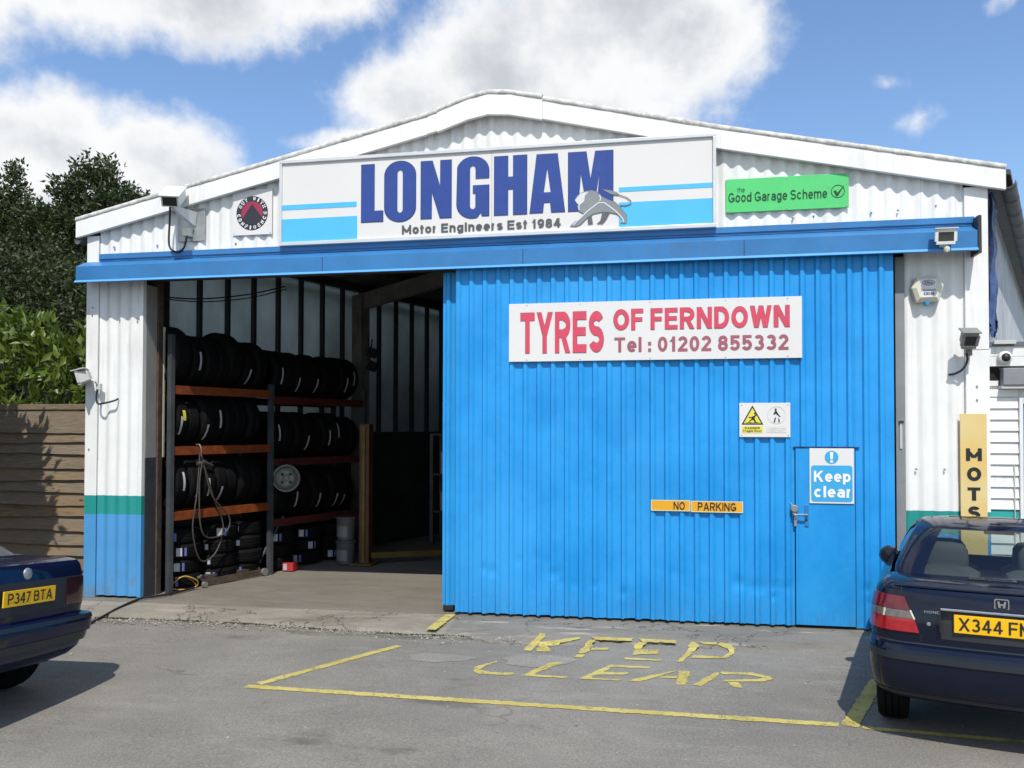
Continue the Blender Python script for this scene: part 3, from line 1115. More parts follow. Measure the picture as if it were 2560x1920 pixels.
GLYPHS = {
    'K': [[(5.62, -.72), (5.69, -.74), (5.64, -1.02), (5.62, -1.27), (5.54, -1.27), (5.54, -1.14), (5.59, -.91)], [(5.65, -1.0), (6.0, -.79), (6.03, -.84), (5.8, -1.05), (5.65, -1.09)], [(5.66, -1.10), (5.74, -1.06), (5.8, -1.26), (5.66, -1.27)]],
    'E': [[(6.11, -.77), (6.52, -.76), (6.52, -.85), (6.17, -.86)], [(6.11, -.87), (6.17, -.87), (6.14, -1.19), (6.1, -1.29), (6.06, -1.28), (6.06, -1.14)], [(6.16, -1.07), (6.32, -1.04), (6.31, -1.11), (6.15, -1.16)], [(6.04, -1.33), (6.12, -1.31), (6.11, -1.43), (6.04, -1.43)]],
    'E2': [[(6.58, -.77), (6.93, -.78), (6.92, -.86), (6.62, -.86)], [(6.58, -.87), (6.66, -.87), (6.61, -1.05), (6.55, -1.06), (6.54, -1.0)], [(6.56, -1.07), (6.77, -1.04), (6.77, -1.19), (6.58, -1.24), (6.54, -1.28)], [(6.48, -1.36), (6.82, -1.37), (6.8, -1.42), (6.48, -1.42)]],
    'P': [[(7.07, -.79), (7.15, -.87), (7.05, -1.16), (6.98, -1.42), (6.93, -1.42), (7.01, -1.15)], [(7.12, -.79), (7.31, -.79), (7.29, -.86), (7.16, -.855)], [(7.325, -.79), (7.43, -.85), (7.46, -.97), (7.44, -1.08), (7.36, -1.24), (7.30, -1.25), (7.38, -1.09), (7.4, -.98), (7.31, -.86)], [(7.08, -1.18), (7.30, -1.19), (7.31, -1.26), (7.06, -1.28)]],
    'C': [[(5.39, -1.64), (5.32, -1.72), (5.24, -1.85), (5.24, -1.98), (5.32, -2.06), (5.51, -2.06), (5.61, -2.03), (5.6, -1.97), (5.49, -2.0), (5.36, -1.98), (5.29, -1.93), (5.31, -1.82), (5.38, -1.71)]],
    'L': [[(5.86, -1.61), (5.97, -1.59), (5.79, -1.95), (5.77, -2.01), (6.06, -2.01), (6.05, -2.06), (5.67, -2.06)]],
    'E3': [[(6.37, -1.61), (6.73, -1.61), (6.71, -1.67), (6.4, -1.68), (6.33, -1.84), (6.54, -1.82), (6.52, -1.89), (6.29, -1.92), (6.25, -2.02), (6.5, -2.02), (6.48, -2.07), (6.15, -2.06)]],
    'A': [[(6.89, -1.72), (6.94, -1.70), (6.65, -2.06), (6.54, -2.06)], [(6.955, -1.7), (7.05, -1.7), (7.01, -2.08), (6.93, -2.1)], [(6.79, -1.90), (6.945, -1.86), (6.94, -1.92), (6.74, -1.96)]],
    'R': [[(7.25, -1.69), (7.275, -1.685), (7.285, -1.76), (7.13, -2.1), (7.06, -2.09)], [(7.29, -1.67), (7.55, -1.66), (7.69, -1.75), (7.7, -1.82), (7.62, -1.9), (7.29, -1.95), (7.31, -1.9), (7.58, -1.84), (7.62, -1.79), (7.53, -1.73), (7.30, -1.74)], [(7.32, -1.96), (7.41, -1.945), (7.45, -2.11), (7.38, -2.1)]],
}


def build_markings():
    w1 = thing('road_lettering', 'worn yellow word KEEP painted on the ground before the blue door', 'road marking', (6.5, -1.1, yard_z(6.5, -1.1)))
    for g in ('K', 'E', 'E2', 'P'):
        part('letter', drape_poly(GLYPHS[g], keep_z), M['road_paint'], w1)
    w2 = thing('road_lettering', 'yellow word CLEAR painted on the asphalt below the word KEEP', 'road marking', (6.5, -1.85, yard_z(6.5, -1.85)))
    for g in ('C', 'L', 'E3', 'A', 'R'):
        part('letter', drape_poly(GLYPHS[g], paint_z), M['road_paint'], w2)
    b = thing('bay_outline', 'yellow painted line boxing in the keep clear area on the asphalt', 'road marking', (5.8, -2.7, yard_z(5.8, -2.7)))
    def line(p, q, w):
        p, q = Vector(p), Vector(q)
        d = (q - p).normalized()
        s = Vector((-d.y, d.x)) * w / 2
        return [tuple(p + s), tuple(q + s), tuple(q - s), tuple(p - s)]
    part('line', drape_poly([line((4.35, -1.27), (3.62, -2.63), 0.085)], paint_z), M['road_paint'], b)
    part('line', drape_poly([line((3.55, -2.70), (8.03, -2.845), 0.085)], paint_z), M['road_paint'], b)
    part('line', drape_poly([line((8.09, -2.86), (8.52, -1.7), 0.11)], paint_z), M['road_paint'], b)
    t = tag(link('road_line', drape_poly([line((8.17, -2.87), (10.6, -3.14), 0.06)], paint_z).mesh('line'), M['road_paint']), 'thin pale yellow line running under the dark car on the right', 'road marking')
    t = tag(link('road_line', drape_poly([line((4.57, -0.215), (4.52, -0.80), 0.105)], apron_z).mesh('line'), M['road_paint']), 'short bright yellow bar painted across the concrete apron', 'road marking')


build_markings()

# ================================================================== the garage building
SL = Vector((math.sin(rad(18)), math.cos(rad(18)), 0))     # the side walls run back at an angle
SR = Vector((math.sin(rad(22)), math.cos(rad(22)), 0))
NL = Vector((SL.y, -SL.x, 0))
NR = Vector((SR.y, -SR.x, 0))
DEPTH = 12.0
BARGE = [(-0.11, 4.53), (1.95, 4.98), (4.26, 5.487), (4.37, 5.513), (4.72, 5.628), (4.94, 5.668), (5.18, 5.648), (5.534, 5.57), (7.383, 5.134), (10.056, 4.57)]


def roofline(x):
    for (a, za), (b, zb) in zip(BARGE, BARGE[1:]):
        if a <= x <= b:
            return za + (zb - za) * (x - a) / (b - a)
    return BARGE[0][1] if x < BARGE[0][0] else BARGE[-1][1]


def corrugated(x0, x1, z0, ztop, y, pitch=0.1452, amp=0.026, ph=0.0, dents=None, step=10):
    """asbestos cement corrugation, crest towards -y"""
    n = int(round((x1 - x0) / pitch * step))
    vs, fs = [], []
    rows = 1 if dents is None else dents
    for i in range(n + 1):
        x = x0 + (x1 - x0) * i / n
        yy = y - amp * (0.5 + 0.5 * math.cos(2 * math.pi * (x - ph) / pitch))
        zt = ztop(x) if callable(ztop) else ztop
        for j in range(rows + 1):
            vs.append((x, yy, z0 + (zt - z0) * j / rows))
    for i in range(n):
        for j in range(rows):
            a = i * (rows + 1) + j
            fs.append((a, a + rows + 1, a + rows + 2, a + 1))
    return MB().add(vs, fs)


G = thing('garage_building', 'white corrugated garage workshop with low gable and blue sliding door', 'building', (0, 0, 0))


def build_front():
    # gable sheets
    x = 0.165
    k = 0
    while x < 9.69:
        x1 = min(x + 1.0164, 9.70)
        part('cladding_sheet', corrugated(x, x1, 3.9, lambda t: roofline(t) - 0.10, -0.002 - 0.004 * (k % 2), ph=0.165), M['banded'], G, smooth=70)
        x = x1
        k += 1
    # left pier
    part('cladding_sheet', corrugated(0.165, 0.70, 1.61, 3.95, 0.0, ph=0.165), M['banded'], G, smooth=70)
    part('cladding_sheet', corrugated(0.165, 0.70, 0.03, 1.615, -0.006, ph=0.165), M['banded'], G, smooth=70)
    part('edge_trim', MB().box((0.70, -0.034, 0.02), (0.748, 0.03, 3.95)), M['banded'], G, bevel=0.004)
    part('corner_trim', MB().box((0.0, -0.05, 0.0), (0.158, 0.06, 4.31)), M['banded'], G, bevel=0.006)
    rv = part('door_jamb', MB().box((0.60, 0.031, 1.66), (0.752, 0.235, 3.72)), M['beige_grey'], G)
    part('jamb_foot', MB().box((0.60, 0.031, 0.0), (0.754, 0.24, 1.657)), M['dark_grey'], rv)
    part('frame_post', MB().box((0.62, 0.243, 0.0), (0.772, 0.335, 3.79)), M['rust_brown'], G)
    part('lit_edge_strip', MB().box((0.70, 0.337, 1.66), (0.777, 0.37, 3.25)), M['cream'], rv)  # strip along the jamb, its cream colour standing in for a lit edge
    part('lintel', MB().box((0.66, 0.04, 3.80), (9.1, 0.30, 3.99)), M['rust_brown'], G)
    # right pier
    part('guide_post', MB().box((9.062, -0.045, 0.05), (9.150, 0.12, 3.72)), M['grey_paint'], G, bevel=0.004)
    part('cladding_sheet', corrugated(9.152, 9.70, 1.493, 3.95, 0.0, pitch=0.1365, ph=9.19), M['banded'], G, smooth=70)
    part('cladding_sheet', corrugated(9.152, 9.70, 0.06, 1.498, -0.006, pitch=0.1365, ph=9.19), M['banded'], G, smooth=70)
    part('corner_trim', MB().box((9.702, -0.05, 0.0), (9.915, 0.07, 2.78)), M['banded'], G, bevel=0.006)
    part('corner_trim', MB().box((9.702, -0.046, 2.786), (9.915, 0.07, 4.38)), M['banded'], G, bevel=0.006)
    # bargeboards, each length a board of its own with a rolled top
    segs = [(0, 1), (1, 2), (2, 3), (3, 7), (7, 8), (8, 9)]
    for k, (i, j) in enumerate(segs):
        top = BARGE[i:j + 1]
        y0 = -0.125 if k in (2,) else -0.112
        if k == 3:
            y0 = -0.128
        H = 0.248 if k != 3 else 0.262
        up = 0.012 if k == 3 else 0.0
        poly = [(a, b - 0.03 + up) for a, b in top] + [(a, b - H) for a, b in reversed(top)]
        bo = part('bargeboard', MB().prism(poly, y0, y0 + 0.05), M['white_trim'], G, bevel=0.004)
        path = []
        for (a, za), (b, zb) in zip(top, top[1:]):
            n = max(2, int((b - a) / 0.06))
            for t in range(n):
                u = t / n
                path.append((a + (b - a) * u, y0 + 0.02, za + (zb - za) * u - 0.028 + up))
        path.append((top[-1][0], y0 + 0.02, top[-1][1] - 0.028 + up))
        part('ridge_roll', MB().tube(path, [0.033 + random.uniform(-0.0015, 0.0025) for _ in path], 10), M['mossy'], bo, smooth=60)
    # roof planes
    d = Vector((math.sin(rad(20)), math.cos(rad(20)), 0)) * (DEPTH + 0.4)
    ln = DEPTH + 0.4
    for a, b, da, db in (((-0.13, 4.49), (4.94, 5.63), SL * ln, d), ((4.94, 5.63), (10.11, 4.525), d, SR * ln)):
        A, B = Vector((a[0], -0.07, a[1])), Vector((b[0], -0.07, b[1]))
        t = Vector((0, 0, -0.05))
        part('roof_plane', MB().add([A, B, B + db, A + da, A + t, B + t, B + db + t, A + da + t],
                                    [(0, 1, 2, 3), (7, 6, 5, 4), (0, 4, 5, 1), (1, 5, 6, 2), (2, 6, 7, 3), (3, 7, 4, 0)]), M['roof_sheet'], G)
    soffit = [Vector((9.9, 0.02, 4.44)), Vector((10.10, 0.02, 4.47))]
    part('soffit', MB().add([soffit[0], soffit[1], soffit[1] + SR * ln, soffit[0] + SR * ln], [(0, 1, 2, 3)]), M['gutter_grey'], G)
    # door track hood: lip board, sloping hood, front face, bright drip lip
    b = part('track_hood', MB().add([(0.02, -0.262, 3.735), (9.75, -0.262, 3.735), (9.75, -0.262, 3.905), (0.02, -0.262, 3.905), (0.02, -0.10, 3.985), (9.75, -0.10, 3.985),
                                     (0.02, -0.03, 3.985), (9.75, -0.03, 3.985), (0.02, -0.235, 3.735), (9.75, -0.235, 3.735), (0.02, -0.235, 3.88), (9.75, -0.235, 3.88), (0.02, -0.03, 3.955), (9.75, -0.03, 3.955)],
                                    [(0, 1, 2, 3), (3, 2, 5, 4), (4, 5, 7, 6), (0, 8, 9, 1), (8, 10, 11, 9), (10, 12, 13, 11), (0, 3, 4, 6, 12, 10, 8), (1, 9, 11, 13, 7, 5, 2)]), M['beam_blue'], G)
    part('drip_lip', MB().add([(0.012, -0.266, 3.742), (9.752, -0.266, 3.742), (9.752, -0.290, 3.716), (0.012, -0.290, 3.716), (0.012, -0.262, 3.712), (9.752, -0.262, 3.712)],
                              [(0, 1, 2, 3), (3, 2, 5, 4), (4, 5, 1, 0), (0, 3, 4), (1, 5, 2)]), M['lip_blue'], b)
    part('lip_board', MB().box((0.22, -0.125, 4.012), (9.768, -0.03, 4.072)), M['beam_blue'], b)
    part('back_board', MB().box((0.22, -0.112, 3.986), (9.752, -0.03, 4.011)), M['beam_blue'], b)
    part('end_plate', MB().box((9.755, -0.268, 3.69), (9.785, -0.0, 4.05)), M['black_plastic'], b)
    for xs in (3.1, 5.35, 7.6):
        part('joint_seam', MB().box((xs, -0.265, 3.74), (xs + 0.006, -0.2619, 3.90)), M['ink_navy'], b)
    # roofing-bolt heads on the cladding
    mb = MB()
    for (px, pz, y) in ((0.35, 4.17, -0.03), (0.92, 4.17, -0.03), (1.93, 4.15, -0.03), (8.1, 4.16, -0.03), (8.3, 4.17, -0.03), (8.85, 4.18, -0.03), (9.1, 4.19, -0.03), (9.45, 4.22, -0.03), (0.09, 3.45, -0.052), (0.085, 3.36, -0.052), (0.43, 3.30, -0.028), (0.66, 3.31, -0.03), (0.06, 1.76, -0.052),
                        (9.25, 1.62, -0.03), (9.51, 1.62, -0.03), (9.80, 2.43, -0.052), (9.80, 2.30, -0.052)):
        mb.lathe([(0.0, -0.014), (0.008, -0.012), (0.010, 0.0), (0.013, 0.004)], 8, (px, y, pz), 'Y')
    part('bolt_heads', mb, M['galv'], G, kind='stuff')


build_front()


def build_shell():
    # left wall: brick-height dado, then obscured glazing between dark bars, under the eaves
    p0 = Vector((0.03, 0.02, 0))
    def wp(s, off, z):
        v = p0 + SL * s + NL * off
        return (v.x, v.y, z)
    mb = MB()
    for (s0, s1, z0, z1) in ((0.06, DEPTH, -0.15, 1.95), (0.06, DEPTH, 4.36, 4.5), (0.06, 1.05, 1.95, 4.36), (8.7, DEPTH, 1.95, 4.36)):
        a, b = -0.05, 0.07
        mb.add([wp(s0, a, z0), wp(s1, a, z0), wp(s1, b, z0), wp(s0, b, z0), wp(s0, a, z1), wp(s1, a, z1), wp(s1, b, z1), wp(s0, b, z1)],
               [(0, 3, 2, 1), (4, 5, 6, 7), (0, 1, 5, 4), (1, 2, 6, 5), (2, 3, 7, 6), (3, 0, 4, 7)])
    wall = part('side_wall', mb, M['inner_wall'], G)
    s = 1.05
    bar = None
    pane = None
    while s < 8.6:
        for nm, s0, s1, off0, off1, mt in (('window_pane', s + 0.035, s + 0.485, 0.005, 0.013, M['obscured']), ('glazing_bar', s + 0.486, s + 0.486 + 0.047, -0.02, 0.075, M['bar_grey'])):
            q = MB().poly([wp(s0, off0, 1.96), wp(s1, off0, 1.96), wp(s1, off0, 4.35), wp(s0, off0, 4.35)]) if nm == 'window_pane' else MB().add([wp(s0, off0, 1.96), wp(s1, off0, 1.96), wp(s1, off1, 1.96), wp(s0, off1, 1.96), wp(s0, off0, 4.35), wp(s1, off0, 4.35), wp(s1, off1, 4.35), wp(s0, off1, 4.35)],
                         [(0, 3, 2, 1), (4, 5, 6, 7), (0, 1, 5, 4), (1, 2, 6, 5), (2, 3, 7, 6), (3, 0, 4, 7)])
            part(nm, q, mt, wall)
        s += 0.49
    # steel portal frame: column and rafter seen above the tyres
    for sc in (4.78, 9.4):
        a = p0 + SL * sc + NL * 0.20
        ridge = Vector((4.94, 0, 0)) + Vector((math.sin(rad(20)), math.cos(rad(20)), 0)) * sc
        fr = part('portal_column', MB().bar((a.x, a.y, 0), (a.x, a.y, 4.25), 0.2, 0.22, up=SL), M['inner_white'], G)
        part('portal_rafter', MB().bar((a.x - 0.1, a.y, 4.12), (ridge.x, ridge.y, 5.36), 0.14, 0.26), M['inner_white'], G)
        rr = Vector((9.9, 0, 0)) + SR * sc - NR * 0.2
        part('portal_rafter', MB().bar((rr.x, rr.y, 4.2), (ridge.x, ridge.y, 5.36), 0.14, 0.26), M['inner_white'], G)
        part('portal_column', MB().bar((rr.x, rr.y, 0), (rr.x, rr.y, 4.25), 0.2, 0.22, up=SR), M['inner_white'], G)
    for t in (0.15, 0.38, 0.62, 0.86):     # purlins under the left slope
        a = Vector((-0.05 + 4.95 * t, 0.3, 4.40 + 1.13 * t))
        dd = Vector((math.sin(rad(20)), math.cos(rad(20)), 0)) * (DEPTH - 0.5)
        part('purlin', MB().bar(a, a + dd, 0.06, 0.12), M['roof_sheet'], G)
    # right wall
    q0 = Vector((9.90, 0.0, 0))
    def wr(s, off, z):
        v = q0 + SR * s + NR * off
        return (v.x, v.y, z)
    a, b = -0.12, 0.0
    part('side_wall', MB().add([wr(0.05, a, -.15), wr(DEPTH, a, -.15), wr(DEPTH, b, -.15), wr(0.05, b, -.15), wr(0.05, a, 4.47), wr(DEPTH, a, 4.47), wr(DEPTH, b, 4.47), wr(0.05, b, 4.47)],
                               [(0, 3, 2, 1), (4, 5, 6, 7), (0, 1, 5, 4), (1, 2, 6, 5), (2, 3, 7, 6), (3, 0, 4, 7)]), M['side_wall'], G)
    # back wall
    e0, e1 = p0 + SL * DEPTH, q0 + SR * DEPTH
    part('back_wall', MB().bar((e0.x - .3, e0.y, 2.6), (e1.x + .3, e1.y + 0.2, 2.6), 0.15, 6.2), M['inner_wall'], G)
    # gutters
    def gutter(start, d, n, length, joints):
        mb = MB()
        k = 10
        vs, fs = [], []
        for e in (0, length):
            for r in (0.072, 0.066):
                for i in range(k + 1):
                    t = math.pi + math.pi * i / k
                    p = Vector(start) + d * e + n * (r * math.cos(t)) + Vector((0, 0, r * math.sin(t)))
                    vs.append(tuple(p))
        m = k + 1
        for i in range(k):
            fs.append((i, i + 1, 2 * m + i + 1, 2 * m + i))
            fs.append((m + i, m + i + 1, 3 * m + i + 1, 3 * m + i))
            fs.append((i, i + 1, m + i + 1, m + i))
        mb.add(vs, fs)
        g = part('gutter', mb, M['gutter_grey'], G, smooth=50)
        for s in joints:
            mb = MB()
            vs, fs = [], []
            for e in (s, s + 0.03):
                for i in range(k + 1):
                    t = math.pi * 0.93 + math.pi * 1.14 * i / k
                    p = Vector(start) + d * e + n * (0.083 * math.cos(t)) + Vector((0, 0, 0.083 * math.sin(t)))
                    vs.append(tuple(p))
            for i in range(k):
                fs.append((i, i + 1, m + i + 1, m + i))
            part('gutter_bracket', mb.add(vs, fs), M['black_plastic'], g)
    gutter((10.085, -0.06, 4.42), SR, NR, DEPTH, [0.08, 0.62, 1.25, 1.8, 2.5, 3.1, 3.9, 4.7, 5.6])
    gutter((-0.15, -0.02, 4.30), SL, NL, DEPTH, [0.3, 1.2, 2.1])


build_shell()


# ------------------------------------------------------------------ sliding door
def door_profile(x, x0, pitch=0.1472):
    """box-rib profile: narrow rib, rounded on its right side, broad flat pan"""
    u = ((x - x0) / pitch) % 1.0
    if u < 0.10:
        return u / 0.10
    if u < 0.28:
        return 1.0
    if u < 0.50:
        t = (u - 0.28) / 0.22
        return 0.5 + 0.5 * math.cos(math.pi * t)
    return 0.0


def door_sheet(x0, x1, z0, z1, y, dents, zr=40, ph=4.60, amp=0.027, xstep=0.0082, ragged=0.0):
    xs = []
    x = x0
    marks = [0, 0.10, 0.19, 0.28, 0.355, 0.425, 0.50, 0.75, 0.999]
    k = math.floor((x0 - ph) / 0.1472)
    while True:
        for m_ in marks:
            xx = ph + (k + m_) * 0.1472
            if x0 <= xx <= x1:
                xs.append(xx)
        k += 1
        if ph + k * 0.1472 > x1:
            break
    xs = sorted(set([x0] + xs + [x1]))
    zs = [z0 + (z1 - z0) * (j / zr) ** 1.7 for j in range(zr + 1)]
    X, Z = np.meshgrid(np.array(xs), np.array(zs), indexing='ij')
    Y = np.empty_like(X)
    for i, xx in enumerate(xs):
        Y[i, :] = y - amp * door_profile(xx, ph)
    for (dx, dz, r, dep) in dents:
        Y += 0.6 * dep * np.exp(-((X - dx) ** 2 + ((Z - dz) * 1.2) ** 2) / (r * r))
    Y += 0.0025 * np.sin(X * 3.1 + 1) * np.sin(Z * 2.3)
    nz = len(zs)
    vs = [(float(X[i, j]), float(Y[i, j]), float(Z[i, j]) + (slope(X[i, j]) if j == 0 else 0) * 0 + (random.uniform(-ragged, ragged) if j == 0 else 0)) for i in range(len(xs)) for j in range(nz)]
    fs = [(i * nz + j, (i + 1) * nz + j, (i + 1) * nz + j + 1, i * nz + j + 1) for i in range(len(xs) - 1) for j in range(nz - 1)]
    return MB().add(vs, fs)


DENTS = [(4.92, 0.52, 0.03, 0.03), (5.02, 0.50, 0.04, 0.035), (5.3, 0.62, 0.035, 0.02), (5.5, 0.66, 0.03, 0.025), (5.68, 0.50, 0.05, 0.035), (5.75, 0.40, 0.03, 0.03), (5.9, 0.39, 0.03, 0.028), (5.62, 0.62, 0.03, 0.02), (6.1, 0.4, 0.04, 0.02), (6.4, 0.33, 0.05, 0.025), (6.9, 0.55, 0.06, 0.02),
         (7.55, 0.47, 0.06, 0.03), (7.72, 0.43, 0.07, 0.03), (7.88, 0.45, 0.04, 0.03), (8.0, 0.44, 0.05, 0.025), (7.88, 0.35, 0.03, 0.03), (8.75, 0.45, 0.04, 0.025), (8.76, 0.33, 0.03, 0.02), (5.5, 1.1, 0.25, 0.012), (6.6, 0.9, 0.3, 0.014), (7.4, 1.2, 0.3, 0.012), (7.3, 2.6, 0.3, 0.008), (6.1, 2.3, 0.25, 0.01), (8.85, 1.2, 0.1, 0.012)]


def build_door():
    y = -0.178
    D = part('sliding_door', MB().box((4.60, -0.13, 0.105), (9.0, -0.09, 3.70)), M['dark_grey'], G)
    # sheets of the front leaf: left block, the strip over the wicket, right strip
    edges = [4.604, 5.52, 6.405, 7.288, 8.083]
    for k, (a, b) in enumerate(zip(edges, edges[1:])):
        part('door_sheet', door_sheet(a, b, slab_z((a + b) / 2) + 0.026, 3.725, y - 0.003 * (k % 2), DENTS, zr=60, ragged=0.006), M['door'], D, smooth=35)
    part('door_sheet', door_sheet(8.083, 8.655, 1.838, 3.725, y, DENTS, zr=20), M['door'], D, smooth=35)
    part('door_sheet', door_sheet(8.655, 9.015, 0.072, 3.725, y - 0.003, DENTS, zr=60, ragged=0.005), M['door'], D, smooth=35)
    # flat wicket door with a frame, set into the leaf
    W = part('wicket_door', MB().box((8.092, -0.196, 0.080), (8.648, -0.168, 1.822)), M['door'], D, bevel=0.004)
    part('door_gap', MB().box((8.07, -0.2, 1.824), (8.69, -0.166, 1.836)), M['ink_navy'], D)
    part('door_gap', MB().box((8.649, -0.190, 0.08), (8.655, -0.166, 1.824)), M['ink_navy'], D)
    part('edge_fold', MB().box((8.115, -0.2, 0.09), (8.128, -0.1965, 1.81)), M['door'], W)
    # lever handle on a narrow back plate, with a hasp plate and padlock beside it
    pl = part('handle_plate', MB().box((8.176, -0.206, 1.05), (8.212, -0.197, 1.262)), M['beam_blue'], W, bevel=0.003)
    part('lever_handle', MB().tube([(8.194, -0.2, 1.166), (8.194, -0.245, 1.166), (8.17, -0.25, 1.167), (8.075, -0.25, 1.168)], [0.009, 0.009, 0.010, 0.008], 8), M['chrome'], pl, smooth=40)
    part('keyhole', MB().lathe([(0, -0.002), (0.008, -0.002), (0.008, 0.003)], 10, (8.194, -0.207, 1.115), 'Y'), M['ink_black'], pl)
    # back leaf peeping out on the left
    B = part('sliding_door', MB().box((4.445, -0.05, 0.12), (8.8, 0.01, 3.68)), M['dark_grey'], G)
    part('door_sheet', door_sheet(4.43, 4.62, 0.10, 3.715, -0.062, [], zr=30, ph=4.46, amp=0.022), M['door'], B, smooth=35)
    part('runner_shoe', MB().box((4.45, -0.10, 0.055), (4.56, -0.02, 0.10)), M['black'], B)


build_door()
pad = thing('padlock', 'grey steel padlock and hasp hanging left of the door handle', 'padlock', (8.078, -0.215, 1.06))
part('hasp_strap', MB().box((8.072, -0.222, 1.052), (8.100, -0.212, 1.175)), M['galv'], pad, bevel=0.003)
part('lock_body', MB().lathe([(0.0, -0.020), (0.03, -0.020), (0.036, -0.014), (0.036, 0.012), (0.03, 0.018), (0, 0.018)], 16, (8.075, -0.232, 1.228), 'Y'), M['galv'], pad, smooth=40)
part('lock_neck', MB().box((8.056, -0.242, 1.165), (8.092, -0.222, 1.21)), M['midgrey'], pad, bevel=0.004)
part('chain', MB().tube([(8.06, -0.23, 1.25), (8.045, -0.225, 1.275), (8.03, -0.21, 1.285)], 0.004, 6), M['galv'], pad)


# ================================================================== signs
def board(parent, x0, x1, z0, z1, y0, y1, m, bevel=0.002):
    return part('board', MB().box((x0, y0, z0), (x1, y1, z1)), m, parent, bevel=bevel)


def lettering(parent, s, box, y, m, bold=0.03, edge=None, space=1.0, world=True):
    """each character a part of its own; a darker edge lies behind it where the sign shows one"""
    g = 0.006
    front = text_mb(s, box, y - 0.0015, bold, space, split=True)
    back = text_mb(s, (box[0] - g, box[1] + g, box[2] - g, box[3] + g), y + 0.0002, bold + 0.008, space, split=True) if edge is not None else []
    for k, mb in enumerate(front):
        o = part('letter', mb, m, parent, world=world)
        if back:
            part('letter_edge', back[k], edge, o, world=world)


def screws(parent, pts, y, r=0.008):
    for (x, z) in pts:
        part('screw', MB().lathe([(0, -0.004), (r, -0.003), (r, 0.001)], 8, (x, y, z), 'Y'), M['galv'], parent)


def rr_loop(x0, x1, z0, z1, r, n=6):
    out = []
    for cx, cz, a in ((x1 - r, z1 - r, 0), (x0 + r, z1 - r, 90), (x0 + r, z0 + r, 180), (x1 - r, z0 + r, 270)):
        for k in range(n + 1):
            t = rad(a + 90 * k / n)
            out.append((cx + r * math.cos(t), cz + r * math.sin(t)))
    return out


def fit(loops, b):
    x0, x1, z0, z1 = b
    return [[(x0 + x * (x1 - x0), z0 + z * (z1 - z0)) for x, z in lp] for lp in loops]


def ell_rect(x0, x1, z0, z1, rx, rz, n=8):
    out = []
    for cx, cz, a in ((x1 - rx, z1 - rz, 0), (x0 + rx, z1 - rz, 90), (x0 + rx, z0 + rz, 180), (x1 - rx, z0 + rz, 270)):
        for k in range(n + 1):
            t = rad(a + 90 * k / n)
            out.append((cx + rx * math.cos(t), cz + rz * math.sin(t)))
    return out


def stroke(pts, w, y):
    """a flat ribbon along (x, z) points"""
    P = [Vector((a, b)) for a, b in pts]
    L_, R_ = [], []
    for i, p in enumerate(P):
        d = (P[min(i + 1, len(P) - 1)] - P[max(i - 1, 0)]).normalized()
        s = Vector((-d.y, d.x)) * (w[i] if isinstance(w, list) else w) / 2
        L_.append(p + s)
        R_.append(p - s)
    vs = [(p.x, y, p.y) for p in L_] + [(p.x, y, p.y) for p in R_]
    n = len(P)
    return MB().add(vs, [(i, i + 1, n + i + 1, n + i) for i in range(n - 1)])


